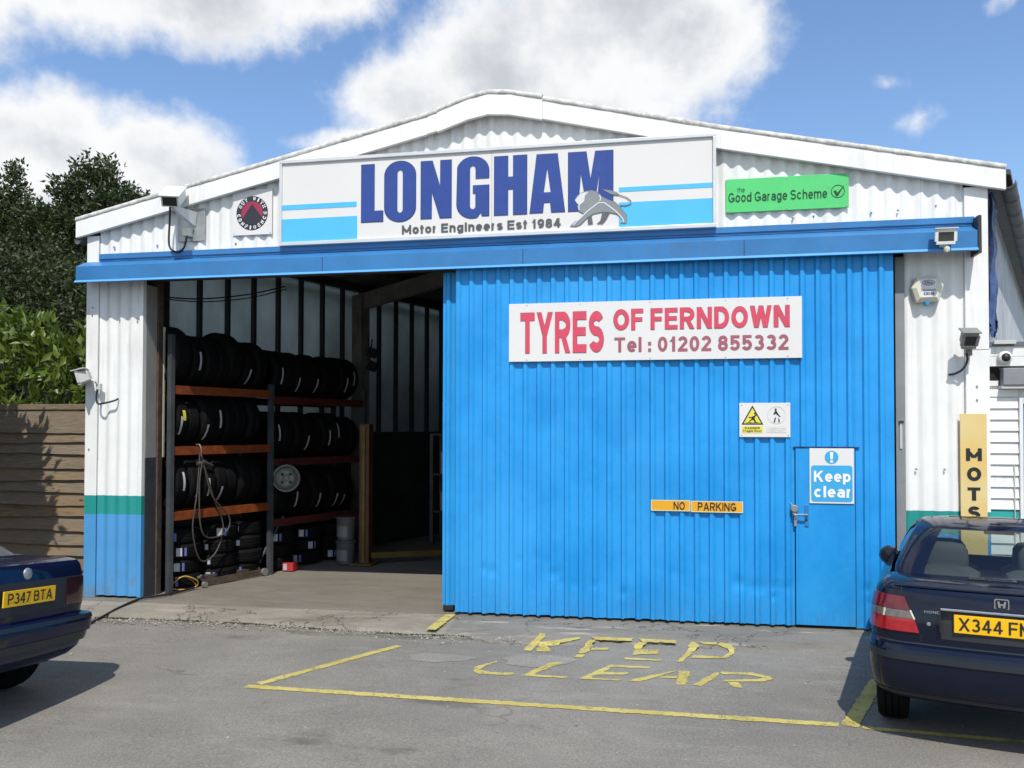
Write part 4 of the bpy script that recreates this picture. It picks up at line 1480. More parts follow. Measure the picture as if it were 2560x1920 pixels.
def build_main_sign():
    S1 = thing('fascia_sign', 'long white fascia sign reading LONGHAM in blue with a grey lion', 'sign', (4.93, -0.15, 4.066))
    y = -0.160
    board(S1, 2.57, 4.990, 4.10, 5.0, -0.155, -0.125, M['sign_white'])
    board(S1, 4.9925, 7.30, 4.10, 5.0, -0.155, -0.125, M['sign_white'])
    for a, b in (((2.54, 4.066), (7.338, 4.106)), ((2.54, 4.996), (7.338, 5.034))):
        part('frame_bar', MB().box((a[0], -0.178, a[1]), (b[0], -0.12, b[1])), M['alu'], S1, bevel=0.004)
    for a, b in (((2.54, 4.107), (2.572, 4.995)), ((7.304, 4.107), (7.338, 4.995))):
        part('frame_bar', MB().box((a[0], -0.177, a[1]), (b[0], -0.12, b[1])), M['alu'], S1, bevel=0.004)
    for (a, b, c, d) in ((2.573, 3.458, 4.471, 4.528), (2.573, 3.466, 4.107, 4.368), (6.350, 7.303, 4.480, 4.528), (6.350, 7.303, 4.107, 4.369)):
        part('stripe', MB().box((a, y + 0.002, c), (b, -0.1555, d)), M['ink_sky'], S1)
    N = [[(0, 0), (0, 1), (.385, 1), (.63, .56), (.635, 1), (1, 1), (1, 0), (.62, 0), (.365, .45), (.36, 0)]]
    Gl = []
    t = ell_rect(0, 1, 0, 1, .49, .24, 10)
    Gl = [[(1.0, .64), (1.0, .76)] + ell_rect(0, 1, 0, 1, .49, .24, 10)[1:20] + [(0.0, .24)] +
          [(.49 + .49 * math.cos(rad(a)), .24 + .24 * math.sin(rad(a))) for a in range(189, 290, 9)] +
          [(.74, .09), (.78, .03), (1.0, .03), (1.0, .535), (.50, .535), (.50, .40), (.58, .40), (.58, .22)] +
          [(.50 + .085 * math.cos(rad(a)), .20 + .055 * math.sin(rad(a))) for a in range(-20, -181, -20)] +
          [(.415, .80)] + [(.50 + .085 * math.cos(rad(a)), .80 + .055 * math.sin(rad(a))) for a in range(160, -1, -20)] + [(.585, .64)]]
    H = [[(0, 0), (0, 1), (.43, 1), (.43, .645), (.575, .645), (.575, 1), (1, 1), (1, 0), (.575, 0), (.575, .43), (.43, .43), (.43, 0)]]
    A = [[(0, 0), (.2, 1), (.79, 1), (1, 0), (.61, 0), (.58, .17), (.41, .17), (.38, 0)], [(.40, .345), (.60, .345), (.50, .76)]]
    Mm = [[(0, 0), (0, 1), (.41, 1), (.50, .55), (.60, 1), (1, 1), (1, 0), (.63, 0), (.70, .66), (.57, 0), (.42, 0), (.285, .64), (.25, .3), (.25, 0)]]
    O = [ell_rect(0, 1, 0, 1, .49, .24, 10), ell_rect(.415, .585, .145, .855, .085, .055, 5)]
    Lg = [[(0, 0), (0, 1), (.61, 1), (.61, .19), (1, .19), (1, 0)]]
    for ch, loops, b in (('L', Lg, (3.516, 3.765, 4.293, 4.928)), ('O', O, (3.785, 4.141, 4.281, 4.945)), ('N', N, (4.203, 4.543, 4.299, 4.925)), ('G', Gl, (4.606, 4.961, 4.280, 4.943)),
                         ('H', H, (5.023, 5.374, 4.299, 4.928)), ('A', A, (5.410, 5.781, 4.304, 4.922)), ('M', Mm, (5.822, 6.288, 4.303, 4.922))):
        e = 0.006
        lp = fit(loops, b)
        o = part('letter', outline_mb(lp, y - 0.0012), M['ink_blue'], S1)
        part('letter_edge', outline_mb([fit([loops[0]], (b[0] - e, b[1] + e, b[2] - e, b[3] + e))[0]] + ([[(x, z) for x, z in lp[1]]] if len(lp) > 1 else []), y), M['ink_navy'], o)
    lettering(S1, 'Motor Engineers Est 1984', (3.986, 5.740, 4.120, 4.236), y, M['ink_grey'], bold=0.045, space=1.06)
    body = [(5.89, 4.415), (5.911, 4.458), (5.947, 4.482), (6.004, 4.505), (6.074, 4.51), (6.131, 4.485), (6.162, 4.445), (6.238, 4.403), (6.307, 4.375), (6.363, 4.321), (6.394, 4.269), (6.431, 4.236), (6.425, 4.148), (6.363, 4.151), (6.4, 4.181), (6.375, 4.213), (6.325, 4.254), (6.263, 4.269), (6.175, 4.28), (6.086, 4.265), (6.023, 4.23), (5.947, 4.157), (5.902, 4.14), (5.839, 4.143), (5.883, 4.179), (5.947, 4.221), (5.998, 4.263), (5.934, 4.298), (5.915, 4.35), (5.934, 4.387)]
    lion = part('lion_emblem', outline_mb([body], y - 0.004), M['lion_grey'], S1)
    part('emblem_edge', stroke(body + [body[0]], 0.009, y - 0.0032), M['lion_dark'], lion)
    for leg in ([(6.023, 4.23), (6.067, 4.241), (6.08, 4.157), (6.029, 4.153)], [(6.175, 4.262), (6.256, 4.264), (6.219, 4.195), (6.181, 4.153), (6.118, 4.156), (6.156, 4.186)]):
        part('hind_leg', outline_mb([leg], y - 0.003), M['lion_dark'], lion)
    part('mane', outline_mb([[(5.89, 4.415), (5.947, 4.482), (6.01, 4.50), (5.985, 4.45), (5.99, 4.40), (5.94, 4.36), (5.915, 4.38)]], y - 0.005), M['ink_pale'], lion)
    for st in ([(6.029, 4.497), (5.991, 4.461), (5.985, 4.41), (5.934, 4.362), (5.934, 4.311)], [(6.4, 4.162), (6.388, 4.2), (6.325, 4.275), (6.2, 4.374), (6.137, 4.377), (6.023, 4.294), (5.871, 4.154)], [(6.15, 4.459), (6.162, 4.42), (6.15, 4.395)]):
        part('highlight', stroke(st, 0.012, y - 0.006), M['ink_pale'], lion)
    part('tail', stroke([(6.275, 4.459), (6.35, 4.448), (6.425, 4.419), (6.475, 4.379), (6.473, 4.347), (6.425, 4.331), (6.363, 4.336)], 0.010, y - 0.004), M['lion_dark'], lion)
    part('tail_tuft', outline_mb([[(6.175, 4.517), (6.25, 4.504), (6.325, 4.481), (6.353, 4.457), (6.307, 4.451), (6.257, 4.466)]], y - 0.005), M['lion_grey'], lion)


def build_green_sign():
    s = thing('scheme_sign', 'bright green sign reading the Good Garage Scheme with a tick', 'sign', (8.03, -0.05, 4.231))
    board(s, 7.437, 8.635, 4.236, 4.580, -0.055, -0.033, M['sign_green'])
    y = -0.0575
    lettering(s, 'the', (7.552, 7.627, 4.440, 4.492), y, M['ink_green2'], 0.01)
    lettering(s, 'Good Garage Scheme', (7.463, 8.428, 4.318, 4.437), y, M['ink_green'], 0.012)
    part('tick_ring', outline_mb([circ(8.530, 4.400, 0.066), circ(8.530, 4.400, 0.059)], y), M['ink_green'], s)
    part('tick', outline_mb([[(8.488, 4.405), (8.51, 4.412), (8.525, 4.385), (8.595, 4.465), (8.53, 4.352), (8.515, 4.352)]], y - 0.001), M['ink_green'], s)
    lettering(s, 'o', (8.434, 8.446, 4.436, 4.448), y, M['ink_green2'], 0.0)
    screws(s, [(7.455, 4.562), (8.035, 4.562), (8.615, 4.562), (7.455, 4.254), (8.035, 4.254), (8.615, 4.254)], -0.055)


def build_tyres_sign():
    s = thing('tyre_sign', 'white sign reading TYRES OF FERNDOWN in red on the blue door', 'sign', (6.68, -0.22, 2.717))
    board(s, 5.197, 8.157, 2.717, 3.329, -0.226, -0.206, M['sign_white'])
    y = -0.2285
    lettering(s, 'TYRES', (5.326, 6.194, 2.806, 3.228), y - .001, M['ink_pink'], 0.045, edge=M['ink_pink_edge'])
    lettering(s, 'OF FERNDOWN', (6.302, 8.038, 3.030, 3.240), y - .001, M['ink_pink'], 0.045, edge=M['ink_pink_edge'])
    lettering(s, 'Tel : 01202 855332', (6.307, 8.028, 2.801, 2.953), y, M['ink_mauve'], 0.04, space=1.05)
    screws(s, [(5.39, 3.31), (5.95, 3.31), (6.67, 3.31), (7.42, 3.31), (8.02, 3.31), (5.39, 2.735), (5.95, 2.735), (6.67, 2.735), (7.42, 2.735), (8.02, 2.735)], -0.226, 0.006)


def build_small_signs():
    # fragile roof warning
    s = thing('warning_sign', 'small white sign with yellow danger triangle on the blue door', 'sign', (7.80, -0.22, 1.931))
    board(s, 7.553, 8.042, 1.931, 2.272, -0.222, -0.206, M['sign_white'])
    y = -0.2245
    part('triangle_edge', outline_mb([[(7.573, 2.056), (7.784, 2.056), (7.679, 2.248)]], y), M['ink_black'], s)
    part('triangle', outline_mb([[(7.594, 2.068), (7.763, 2.068), (7.679, 2.222)]], y - 0.001), M['warn_yellow'], s)
    fig = [[(7.655, 2.085), (7.67, 2.10), (7.69, 2.10), (7.70, 2.08), (7.715, 2.085), (7.70, 2.115), (7.705, 2.135), (7.725, 2.15), (7.715, 2.157), (7.69, 2.142), (7.665, 2.13), (7.645, 2.135), (7.64, 2.125), (7.675, 2.118), (7.66, 2.105), (7.645, 2.09)]]
    part('falling_figure', outline_mb(fig, y - 0.002), M['ink_black'], s)
    part('figure_head', outline_mb([circ(7.703, 2.165, 0.010, 12)], y - 0.002), M['ink_black'], s)
    part('broken_roof', outline_mb([[(7.61, 2.074), (7.655, 2.082), (7.68, 2.074), (7.71, 2.082), (7.75, 2.074), (7.72, 2.072), (7.64, 2.072)]], y - 0.002), M['ink_black'], s)
    part('caption_panel', MB().box((7.577, y, 1.973), (7.777, -0.2225, 2.040)), M['warn_yellow'], s)
    lettering(s, 'DANGER', (7.605, 7.75, 2.012, 2.033), y - 0.001, M['ink_black'], 0.02)
    lettering(s, 'Fragile Roof', (7.587, 7.768, 1.979, 2.004), y - 0.001, M['ink_black'], 0.01)
    part('faded_ring', outline_mb([circ(7.911, 2.153, 0.090), circ(7.911, 2.153, 0.080)], y), M['faded'], s)
    part('walker', outline_mb([[(7.895, 2.19), (7.912, 2.19), (7.935, 2.15), (7.95, 2.135), (7.945, 2.13), (7.925, 2.145), (7.905, 2.165), (7.885, 2.155), (7.88, 2.16)]], y - 0.001), M['ink_black'], s)
    part('walker_leg', outline_mb([[(7.895, 2.13), (7.905, 2.12), (7.895, 2.08), (7.88, 2.075), (7.885, 2.09)]], y - 0.001), M['ink_black'], s)
    part('walker_leg', outline_mb([[(7.925, 2.12), (7.938, 2.11), (7.942, 2.085), (7.922, 2.075), (7.93, 2.09)]], y - 0.001), M['ink_black'], s)
    part('walker_head', outline_mb([circ(7.902, 2.205, 0.011, 12)], y - 0.001), M['ink_black'], s)
    part('caption_panel', MB().box((7.811, y, 1.976), (8.007, -0.2225, 2.041)), M['faded'], s)
    lettering(s, 'KEEP OFF', (7.825, 7.995, 1.993, 2.023), y - 0.001, M['sign_white'], 0.02)
    screws(s, [(7.575, 2.252), (8.02, 2.252), (7.575, 1.95), (8.02, 1.95)], -0.222, 0.006)
    # keep clear
    s = thing('keep_clear_sign', 'white and blue Keep clear sign on the wicket door', 'sign', (8.43, -0.20, 1.281))
    board(s, 8.222, 8.636, 1.281, 1.822, -0.208, -0.198, M['sign_white'])
    y = -0.2105
    part('panel', outline_mb([rr_loop(8.236, 8.622, 1.299, 1.655, 0.028)], y), M['sign_sky'], s)
    part('disc', outline_mb([circ(8.429, 1.735, 0.064)], y), M['sign_sky'], s)
    part('exclamation', outline_mb([[(8.413, 1.785), (8.445, 1.785), (8.439, 1.715), (8.419, 1.715)]], y - 0.001), M['ink_white'], s)
    part('exclamation_dot', outline_mb([circ(8.429, 1.693, 0.014, 14)], y - 0.001), M['ink_white'], s)
    lettering(s, 'Keep', (8.262, 8.604, 1.470, 1.602), y - 0.001, M['ink_white'], 0.04)
    lettering(s, 'clear', (8.264, 8.600, 1.340, 1.452), y - 0.001, M['ink_white'], 0.04)
    # no parking: two old plates side by side
    s = thing('parking_plate', 'orange yellow plate reading NO, left of the plate reading PARKING', 'sign', (6.87, -0.21, 1.178))
    board(s, 6.677, 7.069, 1.178, 1.288, -0.214, -0.205, M['plate_orange'])
    lettering(s, 'NO', (6.902, 7.015, 1.193, 1.272), -0.2165, M['ink_black'], 0.02)
    part('rim', outline_mb([rr_loop(6.677, 7.069, 1.178, 1.288, 0.006), rr_loop(6.684, 7.062, 1.185, 1.281, 0.005)], -0.2155), M['ivory'], s)
    s = thing('parking_plate', 'orange yellow plate reading PARKING, right of the plate reading NO', 'sign', (7.33, -0.21, 1.172))
    board(s, 7.075, 7.585, 1.172, 1.284, -0.214, -0.205, M['plate_orange'])
    lettering(s, 'PARKING', (7.144, 7.519, 1.190, 1.270), -0.2165, M['ink_black'], 0.02)
    part('rim', outline_mb([rr_loop(7.075, 7.585, 1.172, 1.284, 0.006), rr_loop(7.082, 7.578, 1.179, 1.277, 0.005)], -0.2155), M['ivory'], s)
    # MOTS
    s = thing('mot_sign', 'tall faded yellow sign reading MOTS on the right corner', 'sign', (9.76, -0.05, 0.55))
    board(s, 9.641, 9.879, 0.55, 2.165, -0.064, -0.052, M['mot_yellow'])
    for ch, b in (('M', (9.691, 9.832, 1.707, 1.828)), ('O', (9.698, 9.825, 1.513, 1.645)), ('T', (9.702, 9.816, 1.324, 1.450)), ('S', (9.707, 9.814, 1.137, 1.268))):
        lettering(s, ch, b, -0.0665, M['ink_black'], 0.06)
    # buy with confidence
    s = thing('scheme_plaque', 'white plaque with round black and crimson BUY WITH CONFIDENCE badge', 'sign', (2.14, -0.03, 4.232))
    board(s, 1.900, 2.390, 4.237, 4.760, -0.046, -0.033, M['sign_white'])
    y = -0.0485
    cx, cz, R = 2.143, 4.488, 0.197
    part('badge_ring', outline_mb([circ(cx, cz, R, 48)], y), M['slate'], s)
    part('badge_disc', outline_mb([circ(cx, cz, 0.134, 40)], y - 0.001), M['crimson'], s)
    tri = [(cx, cz + 0.108)] + [(cx + 0.134 * math.cos(rad(a)), cz + 0.134 * math.sin(rad(a))) for a in range(-22, -159, -6)]
    part('badge_triangle', outline_mb([tri], y - 0.002), M['slate'], s)
    def ring_text(txt, a0, a1, r, h, flip):
        for k, ch in enumerate(txt):
            a = a0 + (a1 - a0) * k / (len(txt) - 1)
            if ch == ' ':
                continue
            mb = text_mb(ch, (-h * (0.18 if ch == 'I' else 0.38), h * (0.18 if ch == 'I' else 0.38), -h / 2, h / 2), 0, 0.05)
            th = rad(a) - math.pi / 2 if not flip else rad(a) + math.pi / 2
            px, pz = cx + r * math.cos(rad(a)), cz + r * math.sin(rad(a))
            mb.v = [(px + x * math.cos(th) - z * math.sin(th), y - 0.0022, pz + x * math.sin(th) + z * math.cos(th)) for x, _, z in mb.v]
            part('letter', mb, M['ink_white'], s)
    ring_text('BUY WITH', 152, 26, 0.166, 0.044, False)
    ring_text('CONFIDENCE', 188, 358, 0.166, 0.044, True)
    screws(s, [(1.92, 4.74), (2.37, 4.74), (1.92, 4.257), (2.37, 4.257)], -0.046, 0.006)


build_main_sign()
build_green_sign()
build_tyres_sign()
build_small_signs()


# ================================================================== lamps, cameras and alarm on the front
def oriented(mb, loc, rz, rx=0.0):
    return mb.xf(Matrix.Translation(loc) @ Matrix.Rotation(rz, 4, 'Z') @ Matrix.Rotation(rx, 4, 'X'))


def build_cctv():
    c = thing('security_camera', 'white box security camera on a bracket under the left eave', 'security camera', (1.39, -0.04, 4.2))
    part('back_plate', MB().box((1.199, -0.046, 4.195), (1.545, -0.030, 4.575)), M['galv'], c, bevel=0.003)
    # housing: its front looks down-left towards the yard
    mb = MB().box((-0.095, -0.20, -0.065), (0.095, 0.20, 0.055))
    h = part('housing', mb.xf(Matrix.Translation((1.33, -0.34, 4.64)) @ Matrix.Rotation(rad(20), 4, 'Z') @ Matrix.Rotation(rad(29), 4, 'X')), M['cam_white'], c, bevel=0.008)
    mb = MB().box((-0.112, -0.235, 0.058), (0.112, 0.205, 0.072))
    part('sun_hood', mb.xf(Matrix.Translation((1.33, -0.34, 4.64)) @ Matrix.Rotation(rad(20), 4, 'Z') @ Matrix.Rotation(rad(29), 4, 'X')), M['cam_white'], c, bevel=0.003)
    mb = MB().box((-0.075, -0.206, -0.05), (0.075, -0.2015, 0.042))
    part('front_glass', mb.xf(Matrix.Translation((1.33, -0.34, 4.64)) @ Matrix.Rotation(rad(20), 4, 'Z') @ Matrix.Rotation(rad(29), 4, 'X')), M['ink_black'], c)
    part('bracket_arm', MB().add([(1.335, -0.40, 4.53), (1.375, -0.40, 4.53), (1.335, -0.38, 4.49), (1.375, -0.38, 4.49), (1.37, -0.05, 4.53), (1.45, -0.05, 4.53), (1.385, -0.05, 4.36), (1.43, -0.05, 4.36)],
                                 [(0, 1, 3, 2), (4, 6, 7, 5), (0, 4, 5, 1), (2, 3, 7, 6), (0, 2, 6, 4), (1, 5, 7, 3)]), M['cam_white'], c, bevel=0.004)
    part('junction_box', MB().box((1.305, -0.125, 4.243), (1.395, -0.046, 4.336)), M['ivory'], c, bevel=0.006)
    part('cable', MB().tube(smooth_path([(1.36, -0.32, 4.57), (1.22, -0.22, 4.66), (1.14, -0.12, 4.42), (1.15, -0.14, 4.14), (1.24, -0.15, 4.055), (1.33, -0.13, 4.10), (1.35, -0.10, 4.243)]), 0.012, 8), M['cable'], c, smooth=60)


def floodlight(name, label, loc, rz, tilt, w, h, d, m, glass_m, hood, pir, cable, armdir, mount):
    t = thing(name, label, 'floodlight', mount)
    A = Matrix.Translation(loc) @ Matrix.Rotation(rz, 4, 'Z') @ Matrix.Rotation(tilt, 4, 'X')
    # tapered body: wide front towards -y
    vs = [(-w / 2, -d / 2, -h / 2), (w / 2, -d / 2, -h / 2), (w / 2, -d / 2, h / 2), (-w / 2, -d / 2, h / 2), (-w * .36, d / 2, -h * .36), (w * .36, d / 2, -h * .36), (w * .36, d / 2, h * .36), (-w * .36, d / 2, h * .36)]
    body = part('housing', MB().add(vs, [(0, 1, 2, 3), (7, 6, 5, 4), (0, 4, 5, 1), (1, 5, 6, 2), (2, 6, 7, 3), (3, 7, 4, 0)]).xf(A), m, t, bevel=0.008)
    fr = MB()
    e = 0.014
    for a, b in (((-w / 2, h / 2 - e), (w / 2, h / 2 + e)), ((-w / 2, -h / 2 - e), (w / 2, -h / 2 + e)), ((-w / 2 - e, -h / 2 + e), (-w / 2 + e, h / 2 - e)), ((w / 2 - e, -h / 2 + e), (w / 2 + e, h / 2 - e))):
        fr.box((a[0], -d / 2 - 0.016, a[1]), (b[0], -d / 2 + 0.01, b[1]))
    part('front_frame', fr.xf(A), m, t)
    part('front_glass', MB().box((-w / 2 + e, -d / 2 - 0.008, -h / 2 + e), (w / 2 - e, -d / 2 - 0.003, h / 2 - e)).xf(A), glass_m, t)
    if hood:
        part('hood', MB().box((-w / 2 - 0.02, -d / 2 - hood, h / 2 + 0.016), (w / 2 + 0.02, d * .35, h / 2 + 0.026)).xf(A), m, t)
    part('bracket', MB().tube([loc, armdir, mount], 0.013, 8), m, t)
    part('mount_box', MB().box((mount[0] - 0.03, mount[1] - 0.03, mount[2] - 0.04), (mount[0] + 0.03, mount[1] + 0.012, mount[2] + 0.04)), m, t, bevel=0.006)
    if pir:
        part('sensor', MB().lathe([(0.0, -0.052), (0.02, -0.048), (0.028, -0.03), (0.028, -0.005), (0.02, 0.0), (0.012, 0.012), (0.0, 0.014)], 14, pir), M['ivory'], t, smooth=40)
    if cable:
        part('cable', MB().tube(smooth_path(cable), 0.011, 8), M['cable'], t, smooth=60)
    return t


def build_lights():
    build_cctv()
    floodlight('floodlight', 'white square floodlight with sensor at the right end of blue beam', (9.432, -0.345, 3.835), 0, rad(8), 0.165, 0.115, 0.10, M['cam_white'], M['lens'], 0.03,
               (9.447, -0.37, 3.735), None, (9.44, -0.30, 3.80), (9.44, -0.276, 3.79))
    floodlight('floodlight', 'grey floodlight tilted left on the white left corner by the hedge', (0.085, -0.17, 2.615), rad(-62), rad(16), 0.22, 0.145, 0.12, M['lgrey'], M['midgrey'], 0.05,
               None, [(0.215, -0.12, 2.47), (0.205, -0.12, 2.36), (0.225, -0.12, 2.30), (0.30, -0.11, 2.305), (0.40, -0.07, 2.335), (0.43, -0.03, 2.36)], (0.20, -0.14, 2.56), (0.215, -0.08, 2.50))
    floodlight('floodlight', 'dark hooded floodlight seen from below on the white right corner', (9.675, -0.19, 2.885), rad(6), rad(30), 0.13, 0.13, 0.12, M['midgrey'], M['black_plastic'], 0.02,
               None, [(9.69, -0.11, 2.75), (9.695, -0.12, 2.68), (9.66, -0.11, 2.60), (9.60, -0.08, 2.555), (9.55, -0.04, 2.545)], (9.70, -0.14, 2.80), (9.715, -0.08, 2.765))
    a = thing('alarm_box', 'ivory hexagonal alarm box with printed label beside the blue door', 'alarm box', (9.35, -0.03, 3.25))
    def hexa(sx, y, o):
        P = [(9.200, 3.395), (9.250, 3.505), (9.448, 3.515), (9.500, 3.415), (9.452, 3.262), (9.245, 3.255)]
        cx, cz = 9.35, 3.39
        return [(cx + (x - cx) * sx, y, cz + (z - cz) * sx) for x, z in P]
    mb = MB()
    rings = [hexa(1.0, -0.032, 0), hexa(1.0, -0.085, 0), hexa(0.96, -0.10, 0), hexa(0.72, -0.125, 0)]
    vs = [p for r in rings for p in r]
    fs = [(i * 6 + k, i * 6 + (k + 1) % 6, (i + 1) * 6 + (k + 1) % 6, (i + 1) * 6 + k) for i in range(3) for k in range(6)] + [tuple(range(18, 24)), tuple(range(5, -1, -1))]
    part('cover', mb.add(vs, fs), M['ivory'], a)
    part('label_panel', MB().box((9.275, -0.1285, 3.30), (9.425, -0.1255, 3.475)), M['sign_white'], a)
    part('logo_ring', outline_mb([ell_rect(9.292, 9.405, 3.415, 3.468, .056, .026, 8), ell_rect(9.297, 9.400, 3.420, 3.463, .051, .021, 8)], -0.1305), M['ink_navy'], a)
    lettering(a, 'Elite', (9.315, 9.385, 3.428, 3.456), -0.1305, M['ink_navy'], 0.02)
    lettering(a, 'Bournemouth', (9.285, 9.415, 3.362, 3.380), -0.1305, M['ink_navy'], 0.01)
    lettering(a, '428344', (9.302, 9.400, 3.322, 3.350), -0.1305, M['ink_navy'], 0.03)
    part('strobe', MB().lathe([(0.0, -0.03), (0.02, -0.025), (0.03, 0.0), (0.03, 0.01)], 12, (9.345, -0.075, 3.252)), M['sign_sky'], a, smooth=40)


build_lights()

# keypad strip on the grey guide post
k = thing('cable_conduit', 'thin pale conduit strip fixed to the grey post beside the door', 'conduit', (9.1, -0.05, 1.8))
part('strip', MB().box((9.095, -0.056, 1.82), (9.118, -0.046, 2.08)), M['lgrey'], k)
part('clip', MB().box((9.088, -0.066, 2.075), (9.13, -0.046, 2.095)), M['black_plastic'], k)


# ================================================================== annex on the right
def build_annex():
    a = thing('annex', 'low white boarded annex with blue door beside the right corner', 'building', (10.6, 0.15, 0))
    y = 0.15
    part('wall', MB().box((9.98, y + 0.03, -0.15), (13.2, 3.6, 2.62)), M['white_board'], a)
    part('flat_roof', MB().box((9.93, y - 0.06, 2.83), (13.3, 3.7, 2.87)), M['gutter_grey'], a)
    part('roof_capping', MB().box((9.99, y - 0.11, 2.848), (10.185, y - 0.065, 2.885)), M['lgrey'], a)
    part('fascia_board', MB().box((9.96, y - 0.05, 2.632), (13.25, y + 0.029, 2.725)), M['white_board'], a, bevel=0.004)
    part('fascia_board', MB().box((9.96, y - 0.045, 2.728), (13.25, y + 0.029, 2.829)), M['white_board'], a, bevel=0.004)
    part('shutter_box', MB().box((10.072, y - 0.10, 2.445), (11.6, y + 0.028, 2.612)), M['grey_paint'], a, bevel=0.006)
    part('shutter_slat', MB().box((10.06, y - 0.085, 2.412), (11.6, y + 0.028, 2.441)), M['lgrey'], a)
    part('dark_recess', MB().box((9.975, y - 0.004, 2.50), (10.066, y + 0.028, 2.618)), M['dark_void'], a)  # dark panel standing in for the shade of a recess
    part('board', MB().box((9.97, y - 0.002, 2.44), (10.058, y + 0.029, 2.492)), M['white_board'], a, bevel=0.003)
    part('board', MB().box((9.97, y - 0.002, 2.333), (10.232, y + 0.029, 2.408)), M['white_board'], a, bevel=0.003)
    z = 2.330
    while z > 0.1:
        z0 = z - 0.1105
        m = M['teal'] if abs(z - 1.2255) < 0.03 else M['white_board']
        q = MB().add([(9.97, y - 0.012, z0), (10.232, y - 0.012, z0), (10.232, y + 0.006, z - 0.003), (9.97, y + 0.006, z - 0.003), (9.97, y + 0.029, z0), (10.232, y + 0.029, z0), (10.232, y + 0.029, z - 0.003), (9.97, y + 0.029, z - 0.003)],
                     [(0, 1, 2, 3), (4, 7, 6, 5), (0, 4, 5, 1), (3, 2, 6, 7), (0, 3, 7, 4), (1, 5, 6, 2)])
        part('weatherboard', q, m, a)
        z = z0
    fr = part('door_frame', MB().box((10.236, y - 0.03, -0.05), (10.268, y + 0.029, 2.32)), M['white_board'], a, bevel=0.003)
    part('door_frame', MB().box((10.27, y - 0.03, 2.262), (11.22, y + 0.029, 2.32)), M['white_board'], a, bevel=0.003)
    part('door', MB().box((10.27, y - 0.008, -0.02), (11.18, y + 0.028, 2.26)), M['annex_blue'], a, bevel=0.004)
    part('wall_cable', MB().tube([(10.19, y - 0.016, 1.66), (10.19, y - 0.016, 0.3)], 0.005, 6), M['lgrey'], a)
    d = thing('dome_camera', 'round white dome camera on the annex fascia', 'security camera', (10.093, 0.09, 2.715))
    part('dome_base', MB().lathe([(0.0, 0.01), (0.062, 0.01), (0.066, -0.005), (0.064, -0.03), (0.055, -0.045), (0.042, -0.05)], 20, (10.093, 0.09, 2.715), 'Y'), M['cam_white'], d, smooth=40)
    part('dome_glass', MB().lathe([(0.044, -0.046), (0.038, -0.062), (0.022, -0.075), (0.0, -0.08)], 20, (10.093, 0.09, 2.715), 'Y'), M['ink_black'], d, smooth=60)


build_annex()
p = thing('plastic_sheeting', 'torn dark blue plastic sheeting hanging down the right side wall', 'sheeting', (10.05, 0.3, 2.95))
for k, (s0, w, z0, z1) in enumerate(((0.20, 0.16, 3.06, 4.38), (0.37, 0.17, 2.98, 4.36), (0.56, 0.16, 3.08, 4.30))):
    vs, fs = [], []
    rr = random.Random(k)
    n, mm = 9, 14
    for j in range(mm + 1):
        for i in range(n + 1):
            u = i / n
            z = z1 + (z0 - z1) * j / mm + (rr.uniform(-0.08, 0.05) if j == mm else 0)
            off = 0.035 + 0.025 * math.sin(u * 9 + j * 0.35 + k) + 0.012 * math.sin(j * 1.3 + k)
            v = Vector((9.90, 0, 0)) + SR * (s0 + w * u + 0.012 * math.sin(j * 0.8 + k)) + NR * off
            vs.append((v.x, v.y, z))
    fs = [(j * (n + 1) + i, j * (n + 1) + i + 1, (j + 1) * (n + 1) + i + 1, (j + 1) * (n + 1) + i) for j in range(mm) for i in range(n)]
    part('strip', MB().add(vs, fs), M['blue_sheet'], p, smooth=60)


# ================================================================== fence, hedge and trees
def build_fence():
    f = thing('timber_fence', 'weathered overlapping board fence at the left of the garage', 'fence', (-1.9, 0.3, yard_z(-1.9, 0.3)))
    zs = [2.237, 1.979, 1.85, 1.709, 1.539, 1.381, 1.235, 1.083, 0.931, 0.761, 0.598, 0.446, 0.283, 0.12]
    rr = random.Random(9)
    part('cap_rail', MB().box((-3.8, 0.265, 2.241), (0.0, 0.345, 2.31)), M['fence'], f, bevel=0.004)
    for k, (z1, z0) in enumerate(zip(zs, zs[1:])):
        # feather-edge board: thick wavy lower edge standing proud of the board below
        n = 26
        vs, fs = [], []
        for i in range(n + 1):
            x = -3.8 + 3.79 * i / n
            w = 0.012 * math.sin(x * 2.3 + k * 2.1) + rr.uniform(-0.005, 0.005)
            vs += [(x, 0.246 - 0.005 * math.sin(x * 3 + k), z0 - 0.02 + w), (x, 0.285, z1 + 0.006), (x, 0.300, z1 + 0.006), (x, 0.302, z0 - 0.02 + w)]
        for i in range(n):
            for j in range(4):
                fs.append((i * 4 + j, i * 4 + (j + 1) % 4, i * 4 + 4 + (j + 1) % 4, i * 4 + 4 + j))
        fs += [(0, 1, 2, 3), (n * 4 + 3, n * 4 + 2, n * 4 + 1, n * 4)]
        part('fence_board', MB().add(vs, fs), M['fence'], f)
    for x in (-3.72, -1.9, -0.08):
        part('fence_post', MB().box((x - 0.05, 0.305, -0.15), (x + 0.05, 0.40, 2.24)), M['fence'], f)


build_fence()


